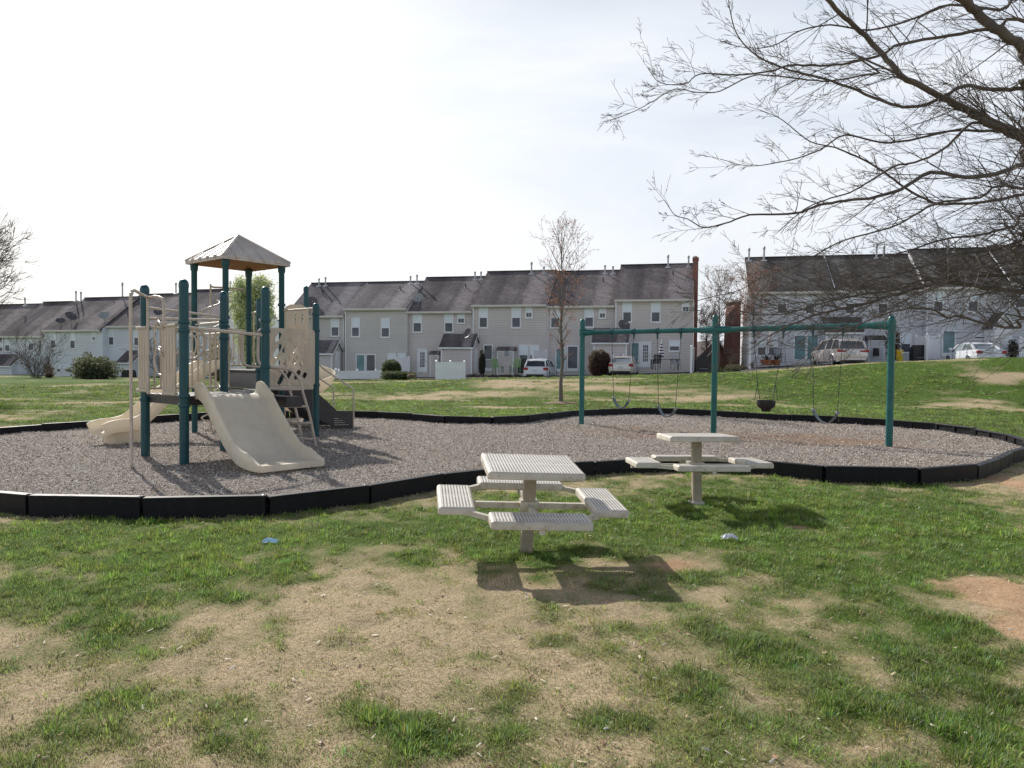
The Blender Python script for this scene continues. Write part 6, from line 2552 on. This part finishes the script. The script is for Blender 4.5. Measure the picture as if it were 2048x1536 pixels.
# slim young tree on the slope
bs = at(1122, 805, .12)
bs.z = float(H(bs.x, bs.y))
tips = []
tr = small_tree('young_maple', bs, 6.75, .075, 'slim young bare tree with small red buds standing alone on the slope', 'tree', 4, .25, .23, 40, {2: 4, 1: 2}, 'barkl', 1.7, .005, tips=tips)
rg = np.random.default_rng(3)
sel = [p for p in tips if random.random() < (.95 if 2.8 < p.z - bs.z < 5.0 else .6)]
petals('buds', sel, rg, 2, .06, (.016, .036), [(.55, .10, .08), (.46, .13, .10), (.34, .10, .08), (.36, .18, .15)], tr)
mbm = MB()
mbm.lathe((bs.x, bs.y, bs.z - .02), [(.75, -.03), (.7, .03), (.4, .07), (.1, .1)], 18)
o = mbm.build('tree_ring', mk('red_bark_ring', (.20, .13, .09), .95, .3, 14, fine=60, bst=.6), None, 60)
tag(o, 'ring of brown mulch around the slim young tree', 'mulch ring')

# white blossoming pear behind the structure
bp = atd(505, 768, 47)
tips = []
tr = small_tree('blossoming_pear', bp, 6.35, .12, 'rounded pear tree in white and yellow green blossom behind the canopy posts', 'tree', 8, .12, .24, 80, {2: 6, 1: 3}, 'bark', .9, .008, tips=tips)
petals('blossom', tips, rg, 7, .16, (.04, .085), [(.72, .74, .60), (.82, .84, .74), (.46, .54, .18), (.36, .46, .12), (.60, .64, .34)], tr)

# leafless tree at the far left, in front of the white row
bt_ = atd(-75, 768, 30)
small_tree('leafless_tree', bt_, 5.7, .14, 'bare tree reaching in from the left edge over the white townhouses', 'tree', 13, .22, .52, 60, {2: 9, 1: 6}, 'bark', .8, .007, blen=1.0)
# bare reddish trees in the gap
for (px, py, d, h, seed, lab, cols) in ((1437, 735, 56, 7.0, 31, 'bare tree with pink grey buds in the gap between the rows', [(.36, .22, .22), (.42, .28, .28)]),
                                        (1412, 735, 60, 4.5, 33, 'smaller pink budded tree left of the gap tree', [(.45, .26, .26), (.5, .34, .34)]),
                                        (1505, 735, 52, 6.6, 35, 'bare tree with orange red buds in front of the right row gable', [(.48, .16, .12), (.42, .14, .12), (.36, .2, .16)])):
    tips = []
    b_ = atd(px, py, d)
    tr = small_tree('budding_tree', b_, h, .09, lab, 'tree', seed, .25, .30, 30, {2: 6, 1: 3}, 'barkl', 1.1, .009, tips=tips)
    petals('buds', tips, rg, 3, .09, (.018, .045), cols, tr)


def bush(name, px, py, d, rx, rz, label, cols, n=1600, size=(.03, .07), ry=None, shape='round', shrub_body=True, box=0):
    c = atd(px, py, d)
    ry = ry or rx
    t = thing(name, label, 'shrub', c)
    rg = np.random.default_rng(px)
    u_ = rg.normal(0, 1, (n, 3))
    u_ /= np.linalg.norm(u_, axis=1)[:, None]
    if box:
        u_ = np.sign(u_) * np.abs(u_) ** box
    rr = rg.uniform(.80, 1.0, (n, 1)) * (1 + .05 * np.sin(u_[:, :1] * 9 + u_[:, 2:] * 7)) if shape == 'round' else rg.uniform(.45, 1.0, (n, 1)) * (1 + .22 * np.sin(u_[:, :1] * 7 + 1) * np.cos(u_[:, 2:] * 9))
    P = u_ * rr * np.array([rx, ry, rz]) + np.array([c.x, c.y, c.z + rz * .92])
    P = P[P[:, 2] > c.z - .05]
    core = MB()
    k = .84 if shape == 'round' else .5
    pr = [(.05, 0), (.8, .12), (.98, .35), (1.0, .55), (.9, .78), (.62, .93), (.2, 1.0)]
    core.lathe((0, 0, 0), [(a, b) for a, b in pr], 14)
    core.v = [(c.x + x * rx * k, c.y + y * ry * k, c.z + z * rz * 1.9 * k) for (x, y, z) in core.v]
    dk = tuple(q * .35 for q in cols[0])  # shade between the leaves, painted as a darker inner core
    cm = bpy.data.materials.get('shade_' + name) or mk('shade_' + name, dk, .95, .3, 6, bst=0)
    core.build('shrub_body', cm, t, 60)
    petals('foliage', P, rg, 1, .01, size, cols, t)
    return t


GR = [(.035, .065, .022), (.055, .09, .03), (.08, .12, .045)]
bush('round_shrub', 1199, 751, 52, .80, .92, 'dark purple brown clipped round shrub beside the silver sedan', [(.085, .038, .042), (.115, .055, .055), (.06, .03, .032)], 9000, (.03, .06), box=.8)
bush('clipped_hedge', 783, 752, 53, .72, .62, 'rounded dark green clipped hedge in front of the white screen', GR, 2600, (.03, .06))
bush('low_hedge', 788, 760, 51.5, .90, .33, 'low wide dark green hedge below the rounded one', GR, 2200, (.03, .06), box=.7)
bush('low_hedge', 817, 760, 51.7, .55, .30, 'short dark green hedge right of the wide low hedge', GR, 1400, (.03, .06), box=.7)
bush('dry_shrub', 823, 762, 51, .32, .26, 'small dry tan shrub at the foot of the hedges', [(.25, .21, .15), (.32, .27, .2)], 700, (.03, .06))
bush('evergreen_bush', 190, 767, 58, 1.75, 1.15, 'large loose dark green bush in front of the white townhouses', [(.03, .045, .022), (.055, .075, .035), (.10, .12, .07)], 5200, (.05, .12), shape='loose')
bush('evergreen_bush', 176, 760, 59, .6, 1.2, 'taller dark green sprig inside the large bush', [(.03, .045, .022), (.055, .075, .035)], 900, (.05, .1), shape='loose')
bush('green_shrub', 964, 751, 57, .28, 1.05, 'narrow dark shrub between the shed and the railed door', [(.035, .04, .03), (.05, .06, .035)], 1200, (.03, .06))
bush('red_shrub', 99, 765, 62, .42, .85, 'narrow dark red shrub by the white townhouses', [(.10, .045, .045), (.14, .06, .06)], 900, (.04, .08), shape='loose')
bush('dark_shrub', 1470, 748, 50, .9, .35, 'low dark shrubs and edging in the gap between the rows', [(.04, .035, .03), (.06, .055, .04)], 1500, (.03, .07), shape='loose')
bush('dark_shrub', 1785, 723, 49.6, .55, 1.35, 'tall rusty brown shrub behind the right swing post', [(.13, .08, .05), (.09, .06, .04)], 1500, (.04, .08), shape='loose')
bush('dark_shrub', 2026, 718, 48.5, .35, .7, 'dark shrub beside the white shed at the right edge', [(.05, .05, .04), (.07, .07, .05)], 700, (.04, .08), shape='loose')
bush('leafy_tree', 440, 765, 44, .75, 1.6, 'rusty and yellow leaved shrub seen through the rails', [(.26, .12, .06), (.30, .22, .08), (.16, .09, .06), (.35, .28, .12)], 2400, (.04, .08), shape='loose')
# leafless shrubs
for (px, py, d, h, seed, lab) in ((72, 766, 60, 3.6, 51, 'bare twiggy shrub in front of the left townhouses'), (330, 764, 58, 3.4, 52, 'bare grey shrub behind the slatted entrance panels')):
    b_ = atd(px, py, d)
    t = thing('bare_shrub', lab, 'shrub', b_)
    mb = MB()
    rnd = random.Random(seed)
    for k in range(26):
        a = rnd.uniform(0, 6.28)
        d_ = Vector((math.cos(a) * .5, math.sin(a) * .5, 1.0))
        grow(mb, rnd, b_ + Vector((rnd.uniform(-.2, .2), rnd.uniform(-.2, .2), 0)), d_, h * rnd.uniform(.6, 1), .03, 2, Vector((0, 0, .3)), {2: 6, 1: 4}, .8, .15, .010)
    mb.build('shrub_body', M['barkl'], t)
# planting beds edge before the middle row
for (px0, px1, py, d, lab) in ((935, 1040, 752, 54.5, 'dark planting bed edge in front of the lime chairs'), (1400, 1500, 746, 49.5, 'dark planting bed edge in the gap between the rows')):
    a, b = atd(px0, py, d), atd(px1, py, d)
    mb = MB()
    rr = random.Random(px0)
    for i in range(70):
        x = rr.uniform(a.x, b.x)
        y = d + rr.uniform(-.3, .9)
        s_ = rr.uniform(.06, .16)
        mb.bbox(-s_, s_, -s_, s_, -.1, s_ * 1.2, s_ * .35, Matrix.Translation((x, y, a.z - .05)) @ Matrix.Rotation(rr.uniform(0, 3), 4, 'Z'))
    mb.box(a.x, b.x, d - .35, d + 1.0, a.z - .5, a.z - .02)
    o = mb.build('planting_bed', mk('dark_bed', (.06, .045, .038), .95, .4, 6, fine=30, bst=.5))
    tag(o, lab, 'planting bed')
# far wood line beyond the gaps
def wood(name, px0, px1, y0, d, lab, seed):
    rg = np.random.default_rng(seed)
    a, b = atd(px0, y0, d), atd(px1, y0, d)
    n = 9000
    x = rg.uniform(a.x, b.x, n)
    top = a.z * (0.75 + .35 * fbm(x * .12 + seed, x * 0 + 3, 4))
    z = rg.uniform(.2, 1, n) ** .6 * top
    P = np.stack([x, d + rg.uniform(-2, 2, n), z], 1)
    o = petals(name, P, rg, 1, .1, (.15, .4), [(.12, .10, .09), (.17, .13, .12), (.09, .09, .06), (.2, .15, .14)])
    tag(o, lab, 'woodland', kind='stuff')


wood('distant_woods', 380, 640, 716, 95, 'distant bare woodland seen between the left and middle rows', 4)
wood('distant_woods', 1380, 1500, 700, 95, 'distant bare woodland seen between the middle and right rows', 9)
